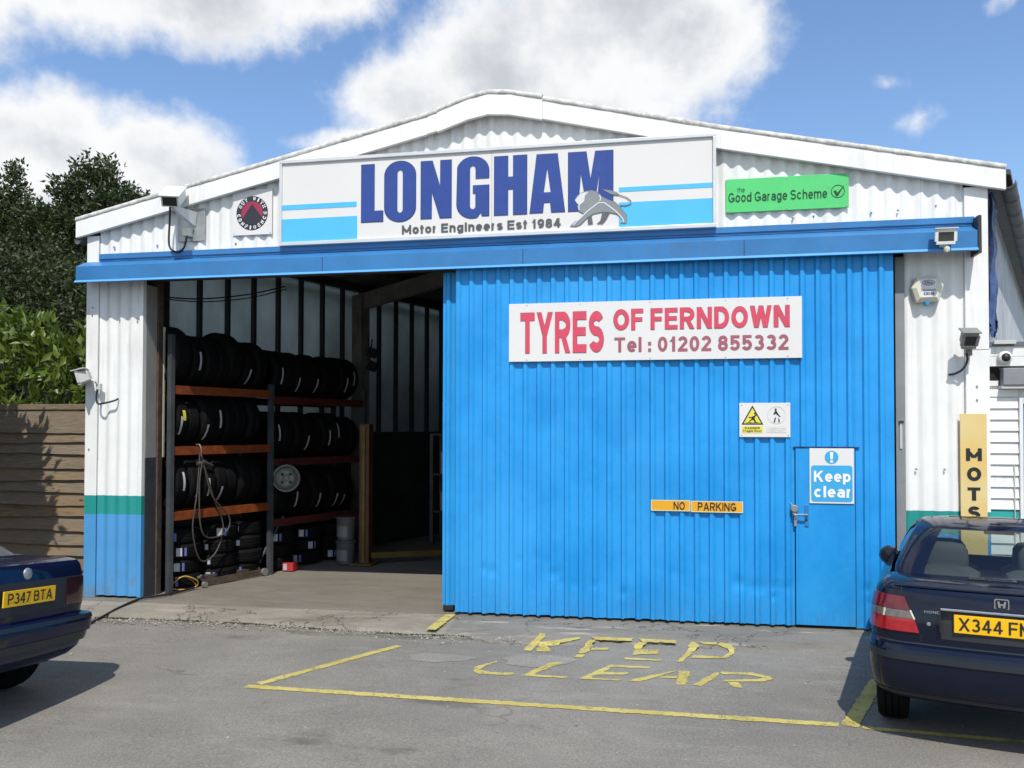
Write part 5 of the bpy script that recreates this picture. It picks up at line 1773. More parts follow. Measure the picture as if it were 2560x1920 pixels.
def leaf_arrays(P, Nn, L, W, rng, fold=0.25, droop=0.0):
    """P: leaf bases (n,3); Nn: pointing directions (n,3). Folded six-vertex leaves."""
    n = len(P)
    d = Nn / np.linalg.norm(Nn, axis=1, keepdims=True)
    r = rng.normal(size=(n, 3))
    s = np.cross(d, r)
    s /= np.linalg.norm(s, axis=1, keepdims=True)
    u = np.cross(s, d)
    L = L * rng.uniform(0.7, 1.25, size=(n, 1))
    W = W * rng.uniform(0.75, 1.2, size=(n, 1))
    v = np.empty((n, 6, 3))
    v[:, 0] = P
    v[:, 1] = P + d * L * 0.45 + s * W * 0.5 + u * W * fold
    v[:, 2] = P + d * L * 0.5
    v[:, 3] = P + d * L * 0.45 - s * W * 0.5 + u * W * fold
    v[:, 4] = P + d * L * 0.82 + s * W * 0.30 + u * W * fold * 0.3
    v[:, 5] = P + d * L
    base = (np.arange(n) * 6)[:, None]
    q = np.concatenate([base + np.array([[0, 1, 2]]), base + np.array([[0, 2, 3]]), base + np.array([[1, 5, 2]]), base + np.array([[2, 5, 3]])], 0)
    return v.reshape(-1, 3), q


def tri_mesh(name, v, t):
    me = bpy.data.meshes.new(name)
    me.vertices.add(len(v))
    me.vertices.foreach_set('co', v.astype(np.float32).ravel())
    me.loops.add(len(t) * 3)
    me.loops.foreach_set('vertex_index', t.astype(np.int32).ravel())
    me.polygons.add(len(t))
    me.polygons.foreach_set('loop_start', np.arange(0, len(t) * 3, 3, dtype=np.int32))
    me.polygons.foreach_set('loop_total', np.full(len(t), 3, dtype=np.int32))
    me.update(calc_edges=True)
    me.validate()
    return me


def crown(name, parent, blobs, n_twigs, per, L, W, m, seed, twig=0.35, upward=0.3, kind=None):
    """leafy twigs spread over and through several ellipsoids"""
    rng = np.random.default_rng(seed)
    vol = np.array([b[3] * b[4] * b[5] for b in blobs]) ** 0.67
    pick = rng.choice(len(blobs), size=n_twigs, p=vol / vol.sum())
    B = np.array(blobs)[pick]
    d = rng.normal(size=(n_twigs, 3))
    d /= np.linalg.norm(d, axis=1, keepdims=True)
    # lumpy shell
    lump = 1 + 0.16 * np.sin(d[:, 0] * 7 + pick) * np.sin(d[:, 1] * 6 + 2 * pick) + 0.12 * np.sin(d[:, 2] * 9 + pick)
    r = (rng.uniform(0.35, 1.0, size=n_twigs) ** 0.45) * lump
    C_ = B[:, :3] + d * r[:, None] * B[:, 3:6]
    out = d + np.array([0, 0, upward]) + rng.normal(scale=0.35, size=(n_twigs, 3))
    out /= np.linalg.norm(out, axis=1, keepdims=True)
    t = rng.uniform(-0.6, 1.0, size=(n_twigs, per, 1)) * twig
    P = C_[:, None, :] + out[:, None, :] * t + rng.normal(scale=twig * 0.20, size=(n_twigs, per, 3))
    dirs = out[:, None, :] * 0.8 + rng.normal(scale=0.75, size=(n_twigs, per, 3))
    v, q = leaf_arrays(P.reshape(-1, 3), dirs.reshape(-1, 3), L, W, rng)
    top = parent
    Lc = np.array(top.location[:])
    o = link(name, tri_mesh(name, v - Lc, q), m, parent)
    if kind:
        o['kind'] = kind
    return o


def trunk(parent, base, top, r, limbs, seed):
    rr = random.Random(seed)
    base, top = Vector(base), Vector(top)
    pts = [base.lerp(top, k / 6) + Vector((rr.uniform(-.1, .1), rr.uniform(-.1, .1), 0)) * (k > 0) for k in range(7)]
    t = part('trunk', MB().tube(pts, [r * (1 - 0.11 * k) for k in range(7)], 9), M['bark'], parent, smooth=60)
    for k in range(limbs):
        a = pts[rr.randint(2, 4)]
        ang = rr.uniform(0, 6.28)
        ln = rr.uniform(0.5, 0.95)
        e = a + Vector((math.cos(ang), math.sin(ang), rr.uniform(0.5, 1.2))) * ln
        m_ = a.lerp(e, 0.5) + Vector((0, 0, 0.12))
        part('limb', MB().tube([a, m_, e], [r * 0.42, r * 0.28, r * 0.1], 6), M['bark'], t, smooth=60)


def build_trees():
    t = thing('evergreen_tree', 'tall dark evergreen tree with pointed top, right of the trees beyond the fence', 'tree', (-5.7, 8.0, -0.1), group='trees beyond the fence')
    trunk(t, (-5.7, 8, -0.1), (-5.9, 8, 6.8), 0.22, 9, 1)
    crown('crown', t, [(-6.0, 8.0, 7.15, 0.72, 0.9, 0.85), (-5.6, 8.0, 6.5, 0.95, 1.1, 0.8), (-6.6, 8.1, 6.3, 0.95, 1.1, 0.85), (-5.9, 8, 4.8, 1.7, 1.4, 1.5), (-5.2, 7.9, 6.7, 0.5, 0.6, 0.55), (-5.7, 8, 3.0, 1.9, 1.4, 1.6), (-4.6, 8.2, 5.9, 0.7, 0.8, 0.7)],
          3600, 16, 0.13, 0.058, M['dark_leaf'], 21, twig=0.22, upward=0.5)
    t = thing('broadleaf_tree', 'dark green tree with a thin sprig at the left edge beyond the fence', 'tree', (-8.4, 8.0, -0.1), group='trees beyond the fence')
    trunk(t, (-8.4, 8, -0.1), (-8.4, 8, 6.5), 0.2, 9, 2)
    crown('crown', t, [(-8.5, 8.0, 6.6, 1.0, 1.0, 0.95), (-8.25, 8.0, 7.5, 0.22, 0.25, 0.65), (-7.6, 8.0, 6.0, 1.0, 1.0, 1.0), (-8.6, 8, 4.9, 1.6, 1.3, 1.5), (-9.4, 8, 6.2, 1.1, 1.1, 1.1), (-8.3, 8, 3.0, 2.0, 1.4, 1.7)],
          3200, 16, 0.125, 0.055, M['dark_leaf2'], 22, twig=0.22, upward=0.45)
    t = thing('thicket_tree', 'brownish green bushy tree filling the gap behind the laurel hedge', 'tree', (-5.2, 5.2, -0.1), group='trees beyond the fence')
    trunk(t, (-5.2, 5.2, -0.1), (-5.2, 5.2, 4.0), 0.16, 8, 3)
    crown('crown', t, [(-5.6, 5.2, 4.3, 1.4, 0.9, 1.25), (-4.2, 5.1, 3.9, 1.2, 0.8, 1.2), (-3.2, 4.9, 3.2, 1.0, 0.8, 1.2), (-6.6, 5.2, 3.9, 1.3, 0.9, 1.3), (-4.6, 5.2, 2.4, 2.0, 0.9, 1.4)],
          2800, 16, 0.11, 0.05, M['dark_leaf2'], 23, twig=0.22, upward=0.2)
    # the tree outside the picture on the left whose shade falls on the fence
    t = thing('roadside_tree', 'small leafy tree at the yard edge left of the picture', 'tree', (-2.6, -1.9, -0.12))
    trunk(t, (-2.6, -1.9, -0.12), (-2.3, -1.8, 3.0), 0.11, 6, 4)
    crown('crown', t, [(-1.5, -1.5, 3.3, 1.0, 0.7, 1.0), (-2.4, -1.8, 3.9, 1.1, 0.9, 0.9), (-1.55, -1.45, 2.2, 0.95, 0.6, 0.95), (-1.5, -1.5, 1.3, 0.9, 0.5, 0.8)], 2800, 14, 0.17, 0.085, M['dark_leaf2'], 24, twig=0.2, upward=0.2)
    # unseen hedge added outside the left wall to dim the far panes to green
    t = thing('unseen_hedge', 'leafy hedge outside, unseen, dimming the far workshop glazing to green gloom', 'hedge', (0.4, 6.6, -0.1))
    hb = []
    for k in range(6):
        q = Vector((0.03, 0.02, 0)) + SL * (4.2 + 1.1 * k) - NL * 1.25
        hb.append((q.x, q.y, 2.6, 0.85, 0.75, 2.0))
        part('stem', MB().tube([(q.x, q.y, -0.1), (q.x + 0.1, q.y, 2.0), (q.x, q.y + 0.1, 3.8)], [0.05, 0.04, 0.015], 6), M['bark'], t, smooth=60)
    crown('foliage', t, hb, 1300, 14, 0.16, 0.075, M['dark_leaf2'], 41, twig=0.25, upward=0.4)
    # laurel hedge
    h = thing('laurel_hedge', 'bright green laurel hedge with large upright leaves above the fence', 'hedge', (-2.0, 1.1, -0.1))
    rr = random.Random(5)
    for k in range(9):
        x = -4.4 + k * 0.48
        part('stem', MB().tube([(x, 1.1, -0.1), (x + rr.uniform(-.15, .15), 1.1, 1.4), (x + rr.uniform(-.3, .3), 1.0, 2.9)], [0.03, 0.024, 0.01], 6), M['bark'], h, smooth=60)
    blobs = [(-3.4, 1.2, 2.5, 1.1, 0.65, 1.2), (-2.5, 1.2, 2.45, 0.9, 0.65, 1.2), (-1.7, 1.15, 2.4, 0.75, 0.6, 1.1), (-1.05, 1.15, 2.35, 0.55, 0.55, 0.95), (-0.55, 1.15, 2.3, 0.45, 0.5, 0.85), (-2.2, 1.2, 1.2, 2.0, 0.6, 1.0)]
    crown('foliage', h, blobs, 380, 13, 0.185, 0.072, M['laurel'], 31, twig=0.22, upward=0.9, kind='stuff')
    # single big leaves on the front of the hedge
    rng = np.random.default_rng(8)
    protos = []
    for k in range(6):
        v, q = leaf_arrays(np.zeros((1, 3)), np.array([[0.0, 0.0, 1.0]]), 0.19, 0.078, rng, fold=0.22)
        me = tri_mesh('leaf', v, q)
        me.materials.append(M['laurel'])
        protos.append(me)
    for k in range(290):
        b = blobs[rr.choice((0, 1, 1, 2, 2, 2, 3, 3, 4, 4))]
        a = rr.uniform(0, math.pi)
        el = rr.uniform(-0.15, 1.35)
        px = b[0] + b[3] * math.cos(a) * math.cos(el)
        py = b[1] - b[4] * abs(math.sin(a)) * math.cos(el) - 0.05
        pz = b[2] + b[5] * math.sin(el)
        o = link('leaf', protos[k % 6], None, h)
        o.location = (px + 2.0, py - 1.1, pz + 0.1)
        o.rotation_euler = (rr.uniform(-0.1, 0.75), rr.uniform(-0.6, 0.6), rr.uniform(0, 6.28))
    return h


build_trees()


# ================================================================== tyre racks inside
ORD = ('first', 'second', 'third', 'fourth', 'fifth', 'sixth', 'seventh', 'eighth', 'ninth', 'tenth', 'eleventh', 'twelfth')
RQ = Vector((0.914, 0.288, 0.0))


def rk(d, off, z):
    """d metres along the rack, off metres back from its front, z above the floor"""
    v = RQ + SL * d - NL * off
    return Vector((v.x, v.y, z + slab_z(v.x)))


def tyre_mesh(R, Wd, name):
    h = Wd / 2
    ri = R * 0.63
    prof = [(ri, -h * 0.72), (ri + 0.012, -h * 0.86), (R * 0.80, -h * 1.02), (R * 0.92, -h * 0.97), (R * 0.975, -h * 0.82), (R * 0.993, -h * 0.66)]
    for c in (-0.42, 0.0, 0.42):
        prof += [(R, h * (c - 0.20)), (R, h * (c - 0.05)), (R - 0.009, h * (c - 0.045)), (R - 0.009, h * (c + 0.045)), (R, h * (c + 0.05))]
    prof += [(R, h * 0.62), (R * 0.993, h * 0.66), (R * 0.975, h * 0.82), (R * 0.92, h * 0.97), (R * 0.80, h * 1.02), (ri + 0.012, h * 0.86), (ri, h * 0.72), (ri - 0.004, 0.4 * h), (ri - 0.004, -0.4 * h)]
    me = MB().lathe(prof, 30, axis='X', close=True).mesh(name, 38)
    me.materials.append(M['rubber'])
    return me


def sticker_mesh(R, w, a0, a1, m, x=0.0):
    vs, fs = [], []
    n = 6
    for i in range(n + 1):
        t = rad(a0 + (a1 - a0) * i / n)
        for s in (-w / 2, w / 2):
            vs.append((x + s, R * math.cos(t), R * math.sin(t)))
    fs = [(2 * i, 2 * i + 1, 2 * i + 3, 2 * i + 2) for i in range(n)]
    me = MB().add(vs, fs).mesh('sticker')
    me.materials.append(m)
    return me


M['sticker'] = mat('sticker', (0.42, 0.43, 0.46), 0.45, var=0.1)
M['sticker_y'] = mat('sticker_yellow', (0.55, 0.50, 0.04), 0.45, var=0.1)
M['sticker_r'] = mat('sticker_red', (0.5, 0.03, 0.03), 0.45, var=0.1)
M['sticker_b'] = mat('sticker_blue', (0.1, 0.13, 0.4), 0.45, var=0.1)


def build_rack():
    shelf_z = ((2.53, 1.785, 0.99), (2.45, 1.585, 0.745))
    spans = ((0.0, 1.65), (1.65, 3.65))
    for b, (d0, d1) in enumerate(spans):
        R_ = thing('tyre_rack', ('steel tyre rack bay with orange beams nearest the doorway', 'steel tyre rack bay with orange beams tinted for shade deeper in the workshop')[b], 'rack', tuple(rk(d0, 0.3, 0)))
        posts = (d0,) if b == 0 else (d0, d1)
        for d in ([d0 + 0.0] if b == 0 else [d0, d1]):
            for off in (0.0, 0.62):
                a = rk(d, off, 0)
                up = part('upright', MB().bar(a, (a.x, a.y, 3.15 if d == 0 else 2.62), 0.07, 0.055, up=SL), M['steel_post'], R_)
                if off == 0:
                    part('foot_plate', MB().box((a.x - 0.05, a.y - 0.05, a.z), (a.x + 0.05, a.y + 0.05, a.z + 0.008)), M['steel_post'], up)
        for z in shelf_z[b]:
            for off in (0.0, 0.60):
                part('shelf_beam', MB().bar(rk(d0 + 0.036, off, z - 0.055), rk(d1 - 0.036, off, z - 0.055), 0.045, 0.105), M['orange' if b == 0 else 'orange_shaded'], R_)
    tyre = tyre_mesh(0.332, 0.20, 'tyre')
    tyre_s = tyre_mesh(0.305, 0.185, 'tyre')
    flat = tyre_mesh(0.285, 0.18, 'tyre')
    big = tyre_mesh(0.375, 0.25, 'tyre')
    st_white = [sticker_mesh(0.3345, 0.03, 12 + 9 * k, 52 + 9 * k, M['sticker'], x=(-0.03, 0.02, 0.0)[k]) for k in range(3)]
    st_y = sticker_mesh(0.3345, 0.045, 0, 22, M['sticker_y'], 0.01)
    st_r = sticker_mesh(0.3345, 0.05, 40, 62, M['sticker_r'], 0.01)
    st_flat = sticker_mesh(0.288, 0.10, -11, 3, M['sticker'])
    st_flat2 = sticker_mesh(0.288, 0.07, 6, 14, M['sticker'])
    st_flat3 = sticker_mesh(0.2883, 0.10, -22, -16, M['sticker_b'])
    rr = random.Random(12)
    names = (('top shelf', 'upper middle shelf', 'lower middle shelf'), ('near', 'far'))
    ang = rad(90 - 18)          # tyre axle along the rack
    for b, (d0, d1) in enumerate(spans):
        for lv, z in enumerate(shelf_z[b]):
            d = d0 + 0.16
            nth = 0
            while d < d1 - 0.10:
                large = (lv == 0 and (b == 0 and (d < 0.3 or 0.95 < d < 1.25)))
                me, R = (big, 0.375) if large else ((tyre, 0.332) if rr.random() < 0.7 else (tyre_s, 0.305))
                wdt = {id(big): 0.25, id(tyre): 0.20, id(tyre_s): 0.185}[id(me)]
                c = rk(d, 0.31 + rr.uniform(-0.03, 0.03), z + R)
                t = link('tyre', me, None)
                t.location = c
                t.rotation_euler = (rr.uniform(0, 0.02), rr.uniform(-0.05, 0.05), ang + rr.uniform(-0.07, 0.07))
                tag(t, 'black %styre, %s from the doorway, upright on %s of %s rack bay' % ('large ' if large else '', ORD[nth], names[0][lv], names[1][b]), 'tyre', '%s, %s rack bay' % (names[0][lv], names[1][b]))
                nth += 1
                if not large and me is tyre and rr.random() < 0.62:
                    o = link('label_sticker', st_white[rr.randint(0, 2)], None, t)
                    o.rotation_euler = (math.pi + rr.uniform(-0.4, 0.35), 0, 0)
                    o.rotation_euler.x = rad(180) - rad(rr.uniform(0, 50)) 
                if b == 0 and lv == 1 and d < 0.5 and me is tyre:
                    o = link('label_sticker', (st_y if d < 0.2 else st_r), None, t)
                    o.rotation_euler = (rad(180) - rad(20), 0, 0)
                d += wdt * rr.uniform(1.0, 1.06)
    # stacks lying flat on the floor
    for b, cols, hs in ((0, (0.36, 0.95, 1.40), (4, 4, 4)), (1, (2.02, 2.62, 3.2), (4, 3, 4))):
        for c, hh in zip(cols, hs):
            for k in range(hh):
                p = rk(c + rr.uniform(-0.02, 0.02), 0.30 + rr.uniform(-0.02, 0.03), 0.012 + 0.092 + k * 0.186)
                t = link('tyre', flat, None)
                t.location = p
                t.rotation_euler = (0, rad(90), rad(rr.uniform(-55, -35)))
                tag(t, 'black tyre lying flat, %s from the floor in the %s stack of %s rack bay' % (ORD[k], ('first', 'middle', 'last')[cols.index(c)], names[1][b]), 'tyre', 'floor stacks, %s rack bay' % names[1][b])
                if rr.random() < 0.75:
                    a = rr.uniform(-0.5, 0.5)
                    for me in ((st_flat, st_flat3) if rr.random() < 0.7 else (st_flat2,)):
                        o = link('label_sticker', me, None, t)
                        # towards the doorway and the aisle
                        o.rotation_euler = (rad(111) + a * 0.6, 0, 0)
    # bare steel wheel hanging on the second upright
    w = thing('steel_wheel', 'bare pale grey steel wheel hung on the rack upright', 'wheel', tuple(rk(1.82, -0.06, 1.13)))
    A = Matrix.Translation(rk(1.86, -0.08, 1.31)) @ Matrix.Rotation(rad(34), 4, 'Z')
    part('rim', MB().lathe([(0.185, -0.075), (0.19, -0.07), (0.172, -0.05), (0.165, 0.0), (0.172, 0.06), (0.19, 0.075), (0.182, 0.08), (0.158, 0.05), (0.158, -0.05), (0.175, -0.078)], 30, axis='Y', close=True).xf(A), M['rim_white'], w, smooth=40)
    part('wheel_disc', MB().lathe([(0.0, -0.02), (0.035, -0.02), (0.05, -0.05), (0.10, -0.055), (0.13, -0.03), (0.16, 0.0), (0.16, 0.01), (0.0, 0.0)], 30, axis='Y').xf(A), M['rim_white'], w, smooth=40)
    for k in range(4):
        t = math.pi / 4 + k * math.pi / 2
        part('bolt_hole', MB().lathe([(0.0, 0.0), (0.022, 0.0), (0.022, 0.006)], 12, (0.078 * math.cos(t), -0.0585, 0.078 * math.sin(t)), 'Y').xf(A), M['black'], w)


build_rack()


def build_workshop():
    # air hose looped over a hook on the beam
    h = thing('air_hose', 'grey air hose with a gun hanging in loops from the orange beam', 'hose', tuple(rk(0.45, -0.05, 0.3)))
    o = -0.05
    part('hose_loop', MB().tube(smooth_path([rk(0.40, o, 1.70), rk(0.36, o, 1.2), rk(0.30, o, 0.75), rk(0.42, o, 0.36), rk(0.66, o, 0.42), rk(0.78, o, 0.75), rk(0.62, o, 1.12), rk(0.50, o, 1.45), rk(0.42, o, 1.68)]), 0.010, 7), M['hose'], h, smooth=60)
    part('hose_loop', MB().tube(smooth_path([rk(0.44, o - .02, 1.55), rk(0.58, o - .02, 1.15), rk(0.86, o - .02, 0.86), rk(0.80, o - .02, 0.66), rk(0.52, o - .02, 0.63), rk(0.40, o - .02, 0.80), rk(0.38, o - .02, 1.3), rk(0.42, o - .02, 1.6)]), 0.010, 7), M['hose'], h, smooth=60)
    part('hook', MB().tube(smooth_path([rk(0.40, 0.02, 1.80), rk(0.40, -0.04, 1.80), rk(0.41, -0.06, 1.74), rk(0.42, -0.05, 1.66)]), 0.007, 6), M['galv'], h)
    part('gun', MB().tube([rk(0.36, o, 1.56), rk(0.46, o, 1.58), rk(0.60, o, 1.53)], [0.022, 0.028, 0.016], 8), M['hose'], h, smooth=60)
    # trolley jack
    j = thing('trolley_jack', 'long grimy trolley jack lying along the foot of the tyre rack', 'jack', (1.0, 1.35, 0.01))
    a, b = Vector((0.98, 0.80, 0.06)), Vector((1.30, 1.75, 0.06))
    d = (b - a).normalized()
    s = Vector((d.y, -d.x, 0))
    for k in (-1, 1):
        part('side_plate', MB().bar(a + s * 0.08 * k, b + s * 0.11 * k, 0.012, 0.085), M['rust_brown'], j)
        for e, r in ((a, 0.035), (b, 0.05)):
            c = e + s * 0.13 * k
            part('wheel', MB().lathe([(0.0, -0.02), (r, -0.02), (r, 0.02), (0, 0.02)], 14, axis='X').xf(Matrix.Translation((c.x, c.y, r + 0.012)) @ Matrix.Rotation(math.atan2(s.y, s.x), 4, 'Z')), M['galv'], j, smooth=40)
    part('lift_arm', MB().bar(a + Vector((0, 0, 0.06)), b + Vector((0, 0, 0.03)), 0.09, 0.05), M['rust_brown'], j)
    part('saddle', MB().lathe([(0, 0.0), (0.05, 0.0), (0.06, 0.03), (0.045, 0.03), (0.0, 0.02)], 14, (a.x, a.y, 0.12)), M['galv'], j)
    part('handle', MB().tube([b + Vector((0, 0, 0.06)), b + d * 0.12 + Vector((0.0, 0, 0.25)), b + d * 0.35 + Vector((0.1, 0, 0.72))], 0.014, 8), M['steel_post'], j)
    # coil of yellow air line by the jamb
    y = thing('yellow_air_line', 'coil of thin yellow air line by the foot of the door jamb', 'hose', (0.9, 0.55, 0.02))
    part('coil', MB().tube(smooth_path([(0.86, 0.42, 0.10), (0.98, 0.50, 0.19), (1.10, 0.60, 0.12), (1.05, 0.62, 0.03), (0.94, 0.50, 0.025), (0.86, 0.40, 0.05), (0.83, 0.42, 0.02)]), 0.008, 6), M['yellow_hose'], y, smooth=60)
    part('coil', MB().tube(smooth_path([(0.88, 0.46, 0.17), (1.0, 0.54, 0.17), (1.07, 0.62, 0.06), (1.0, 0.56, 0.022), (0.90, 0.46, 0.03)]), 0.007, 6), M['yellow_hose'], y, smooth=60)
    # red carton
    c = thing('parts_carton', 'small red and white carton on the floor by the second rack upright', 'carton', (1.58, 2.15, 0.018))
    part('box', MB().box((1.50, 2.08, 0.018), (1.66, 2.24, 0.125)), M['red_box'], c, bevel=0.002)
    part('label_panel', MB().box((1.515, 2.0765, 0.03), (1.57, 2.0795, 0.115)), M['sticker'], c)
    # lift column
    L_ = thing('lift_column', 'rusty orange vehicle lift column with yellow foot beyond the tyre rack', 'vehicle lift', (2.43, 2.86, 0.027))
    part('column', MB().box((2.35, 2.80, 0.03), (2.50, 2.98, 2.08)), M['lift_post'], L_, bevel=0.006)
    part('slide_rail', MB().box((2.40, 2.775, 0.06), (2.445, 2.80, 2.05)), M['lift_yellow'], L_)
    part('base_plate', MB().box((2.26, 2.68, 0.027), (2.58, 3.05, 0.045)), M['lift_yellow'], L_)
    part('lift_arm', MB().bar((2.5, 2.9, 0.15), (3.5, 3.6, 0.13), 0.10, 0.08), M['lift_yellow'], L_)
    part('arm_pad', MB().lathe([(0, 0), (0.06, 0), (0.06, 0.05), (0, 0.05)], 12, (3.48, 3.58, 0.17)), M['rubber'], L_)
    for k, (x, yy, z) in enumerate(((2.13, 2.84, 0.027), (2.13, 2.85, 0.374))):
        t = thing('paint_tub', ('dull white plastic tub on the floor beside the lift column', 'dull white plastic tub stacked over another beside the lift column')[k], 'tub', (x, yy, z))
        part('body', MB().lathe([(0, 0), (0.12, 0), (0.14, 0.30), (0.15, 0.31), (0.15, 0.34), (0.0, 0.345)], 18, (x, yy, z)), M['tub_grey'], t, smooth=40)
        part('label_panel', sticker_mb(0.137, (x, yy, z + 0.05), 0.16), M['midgrey'], t)
    # blue drum high on a shelf, dark machines in the depth
    t = thing('oil_drum', 'dusty blue drum on a shelf in the dark of the workshop', 'drum', (3.1, 5.6, 1.93))
    part('drum', MB().lathe([(0, 0), (0.28, 0), (0.29, 0.02), (0.28, 0.04), (0.28, 0.24), (0.29, 0.26), (0.28, 0.28), (0.28, 0.52), (0.29, 0.54), (0.27, 0.56), (0, 0.55)], 24, (3.1, 5.6, 1.93)), M['drum_blue'], t, smooth=40)
    part('bung', MB().lathe([(0, 0.02), (0.04, 0.02), (0.04, 0)], 10, (3.2, 5.5, 2.48)), M['galv'], t)
    t = thing('store_rack', 'dark store rack across the back of the workshop carrying a blue drum', 'rack', (4.0, 5.7, 0.04))
    for x in (2.7, 4.3, 5.9):
        for yy in (5.35, 5.95):
            part('upright', MB().box((x - 0.03, yy - 0.03, 0.03), (x + 0.03, yy + 0.03, 1.92)), M['steel_post'], t)
    for z in (0.55, 1.2, 1.9):
        part('shelf', MB().box((2.68, 5.33, z), (5.95, 5.97, z + 0.03)), M['steel_post'], t)
    rr = random.Random(3)
    things_ = [('parts_box', 'box', M['lgrey']), ('parts_box', 'box', M['drum_blue']), ('parts_box', 'box', M['midgrey'])]
    k = 0
    cols = ('pale grey', 'dark blue', 'mid grey')
    for z in (0.58, 1.23):
        x = 2.85
        n = 0
        while x < 5.0:
            w, hh = rr.uniform(0.22, 0.36), rr.uniform(0.2, 0.42)
            i = k % 3
            o = thing('parts_box', '%s box %s on the %s of the store rack' % (cols[i], ('at the left end', 'second from the left', 'third from the left', 'fourth from the left', 'fifth from the left', 'sixth from the left', 'seventh from the left')[n], 'lowest shelf' if z < 1 else 'middle shelf'), 'box', (x + w / 2, 5.5, z))
            part('box', MB().box((x, 5.38, z + 0.001), (x + w, 5.72, z + hh)), things_[i][2], o, bevel=0.004)
            part('lid', MB().box((x - 0.008, 5.37, z + hh), (x + w + 0.008, 5.73, z + hh + 0.025)), things_[(i + 2) % 3][2], o)
            x += w + rr.uniform(0.06, 0.16)
            k += 1
            n += 1
    # tyre changer
    t = thing('tyre_changer', 'dark blue tyre changing machine standing in the shade behind the door', 'machine', (3.75, 4.3, 0.05))
    part('cabinet', MB().box((3.45, 4.1, 0.04), (4.05, 4.75, 0.62)), M['drum_blue'], t, bevel=0.02)
    part('turntable', MB().lathe([(0, 0.0), (0.07, 0), (0.07, 0.08), (0.26, 0.09), (0.26, 0.12), (0, 0.12)], 20, (3.72, 4.38, 0.62)), M['galv'], t, smooth=40)
    part('mast', MB().box((3.98, 4.6, 0.6), (4.12, 4.74, 1.55)), M['drum_blue'], t, bevel=0.01)
    part('swing_arm', MB().bar((4.05, 4.67, 1.5), (3.72, 4.38, 1.5), 0.08, 0.08), M['galv'], t)
    part('tool_shaft', MB().tube([(3.72, 4.38, 1.5), (3.72, 4.38, 0.85)], 0.02, 8), M['chrome'], t)
    # flood lamps on the portal column and a cable along the glazing
    t = thing('column_lamps', 'pair of small square lamps tilted on the steel column', 'lamp', (1.85, 4.55, 3.2))
    for z in (3.05, 3.27):
        part('lamp_head', MB().box((-0.09, -0.03, -0.08), (0.09, 0.03, 0.08)).xf(Matrix.Translation((1.98, 4.3, z)) @ Matrix.Rotation(rad(20), 4, 'Y') @ Matrix.Rotation(rad(-25), 4, 'Z')), M['black'], t, bevel=0.006)
    part('lamp_bracket', MB().tube([(1.83, 4.6, 3.0), (1.90, 4.4, 3.16), (1.96, 4.35, 3.5)], 0.012, 6), M['black'], t)
    t = thing('slack_cable', 'thin slack cable strung inside the doorway by the glazing', 'cable', (1.0, 0.6, 3.55))
    part('cable', MB().tube(smooth_path([(0.74, 0.35, 3.62), (1.0, 0.8, 3.66), (1.3, 1.4, 3.80), (1.55, 2.0, 4.0)]), 0.010, 6), M['cable'], t, smooth=60)
    part('cable', MB().tube(smooth_path([(0.74, 0.38, 3.60), (1.0, 0.84, 3.63), (1.3, 1.44, 3.76), (1.55, 2.04, 3.97)]), 0.008, 6), M['cable'], t, smooth=60)
    # power lead from the doorway to the car on the left
    t = thing('power_lead', 'black power lead running from the doorway towards the car on the left', 'cable', (0.8, -0.3, 0.0))
    part('cable', MB().tube(smooth_path([(1.05, 0.62, 0.035), (1.00, 0.28, 0.03), (0.90, 0.03, 0.032), (0.81, -0.12, 0.03), (0.76, -0.42, -0.012), (0.76, -0.75, -0.06), (0.82, -1.15, -0.078), (1.0, -1.9, -0.076)]), 0.014, 7), M['cable'], t, smooth=60)


def sticker_mb(R, c, h):
    vs, fs = [], []
    n = 8
    for i in range(n + 1):
        t = rad(-150 + 90 * i / n)
        for z in (0, h):
            vs.append((c[0] + R * math.cos(t), c[1] + R * math.sin(t), c[2] + z))
    return MB().add(vs, [(2 * i, 2 * i + 1, 2 * i + 3, 2 * i + 2) for i in range(n)])


build_workshop()


# ================================================================== cars
class Shell:
    """car body as stacked plan outlines: rows of (z, half width, rear y, front y, corner radius, rear bow)"""
    def __init__(self, rows):
        self.rows = rows

    def at(self, z):
        R = self.rows
        if z <= R[0][0]:
            return R[0]
        for a, b in zip(R, R[1:]):
            if a[0] <= z <= b[0]:
                t = (z - a[0]) / max(1e-9, b[0] - a[0])
                return tuple(p + (q - p) * t for p, q in zip(a, b))
        return R[-1]

    def P(self, u, z, side=-1, off=0.0, fr=False):
        """point u metres along the outline from the rear (or front) middle, offset outwards"""
        _, w, yr, yf, r, bow = self.at(z)
        s = w - r
        if u <= s:
            x, y, nx, ny = u, 0.0, 0.0, -1.0
        elif u <= s + r * math.pi / 2:
            t = (u - s) / r
            x, y = s + r * math.sin(t), r - r * math.cos(t)
            nx, ny = math.sin(t), -math.cos(t)
        else:
            x, y, nx, ny = w, r + (u - s - r * math.pi / 2), 1.0, 0.0
        y += bow * (min(x, w) / w) ** 2 - bow * 0.0
        x += nx * off
        y += ny * off
        if fr:
            return (side * x, yf - y, z)
        return (side * x, yr + y, z)

    def ring(self, z, nr=9, nc=6, ns=12):
        _, w, yr, yf, r, bow = self.at(z)
        s = w - r
        us = [s * i / nr for i in range(nr)] + [s + r * math.pi / 2 * i / nc for i in range(nc + 1)]
        left = [self.P(u, z, -1) for u in us]
        lf = [self.P(u, z, -1, fr=True) for u in us]
        ya, yb = left[-1][1], lf[-1][1]
        side = [(-w, ya + (yb - ya) * i / ns, z) for i in range(1, ns)]
        half = left + side + lf[::-1]
        mirror = [(-x, y, zz) for x, y, zz in half[::-1]]
        return half + mirror[1:-1]


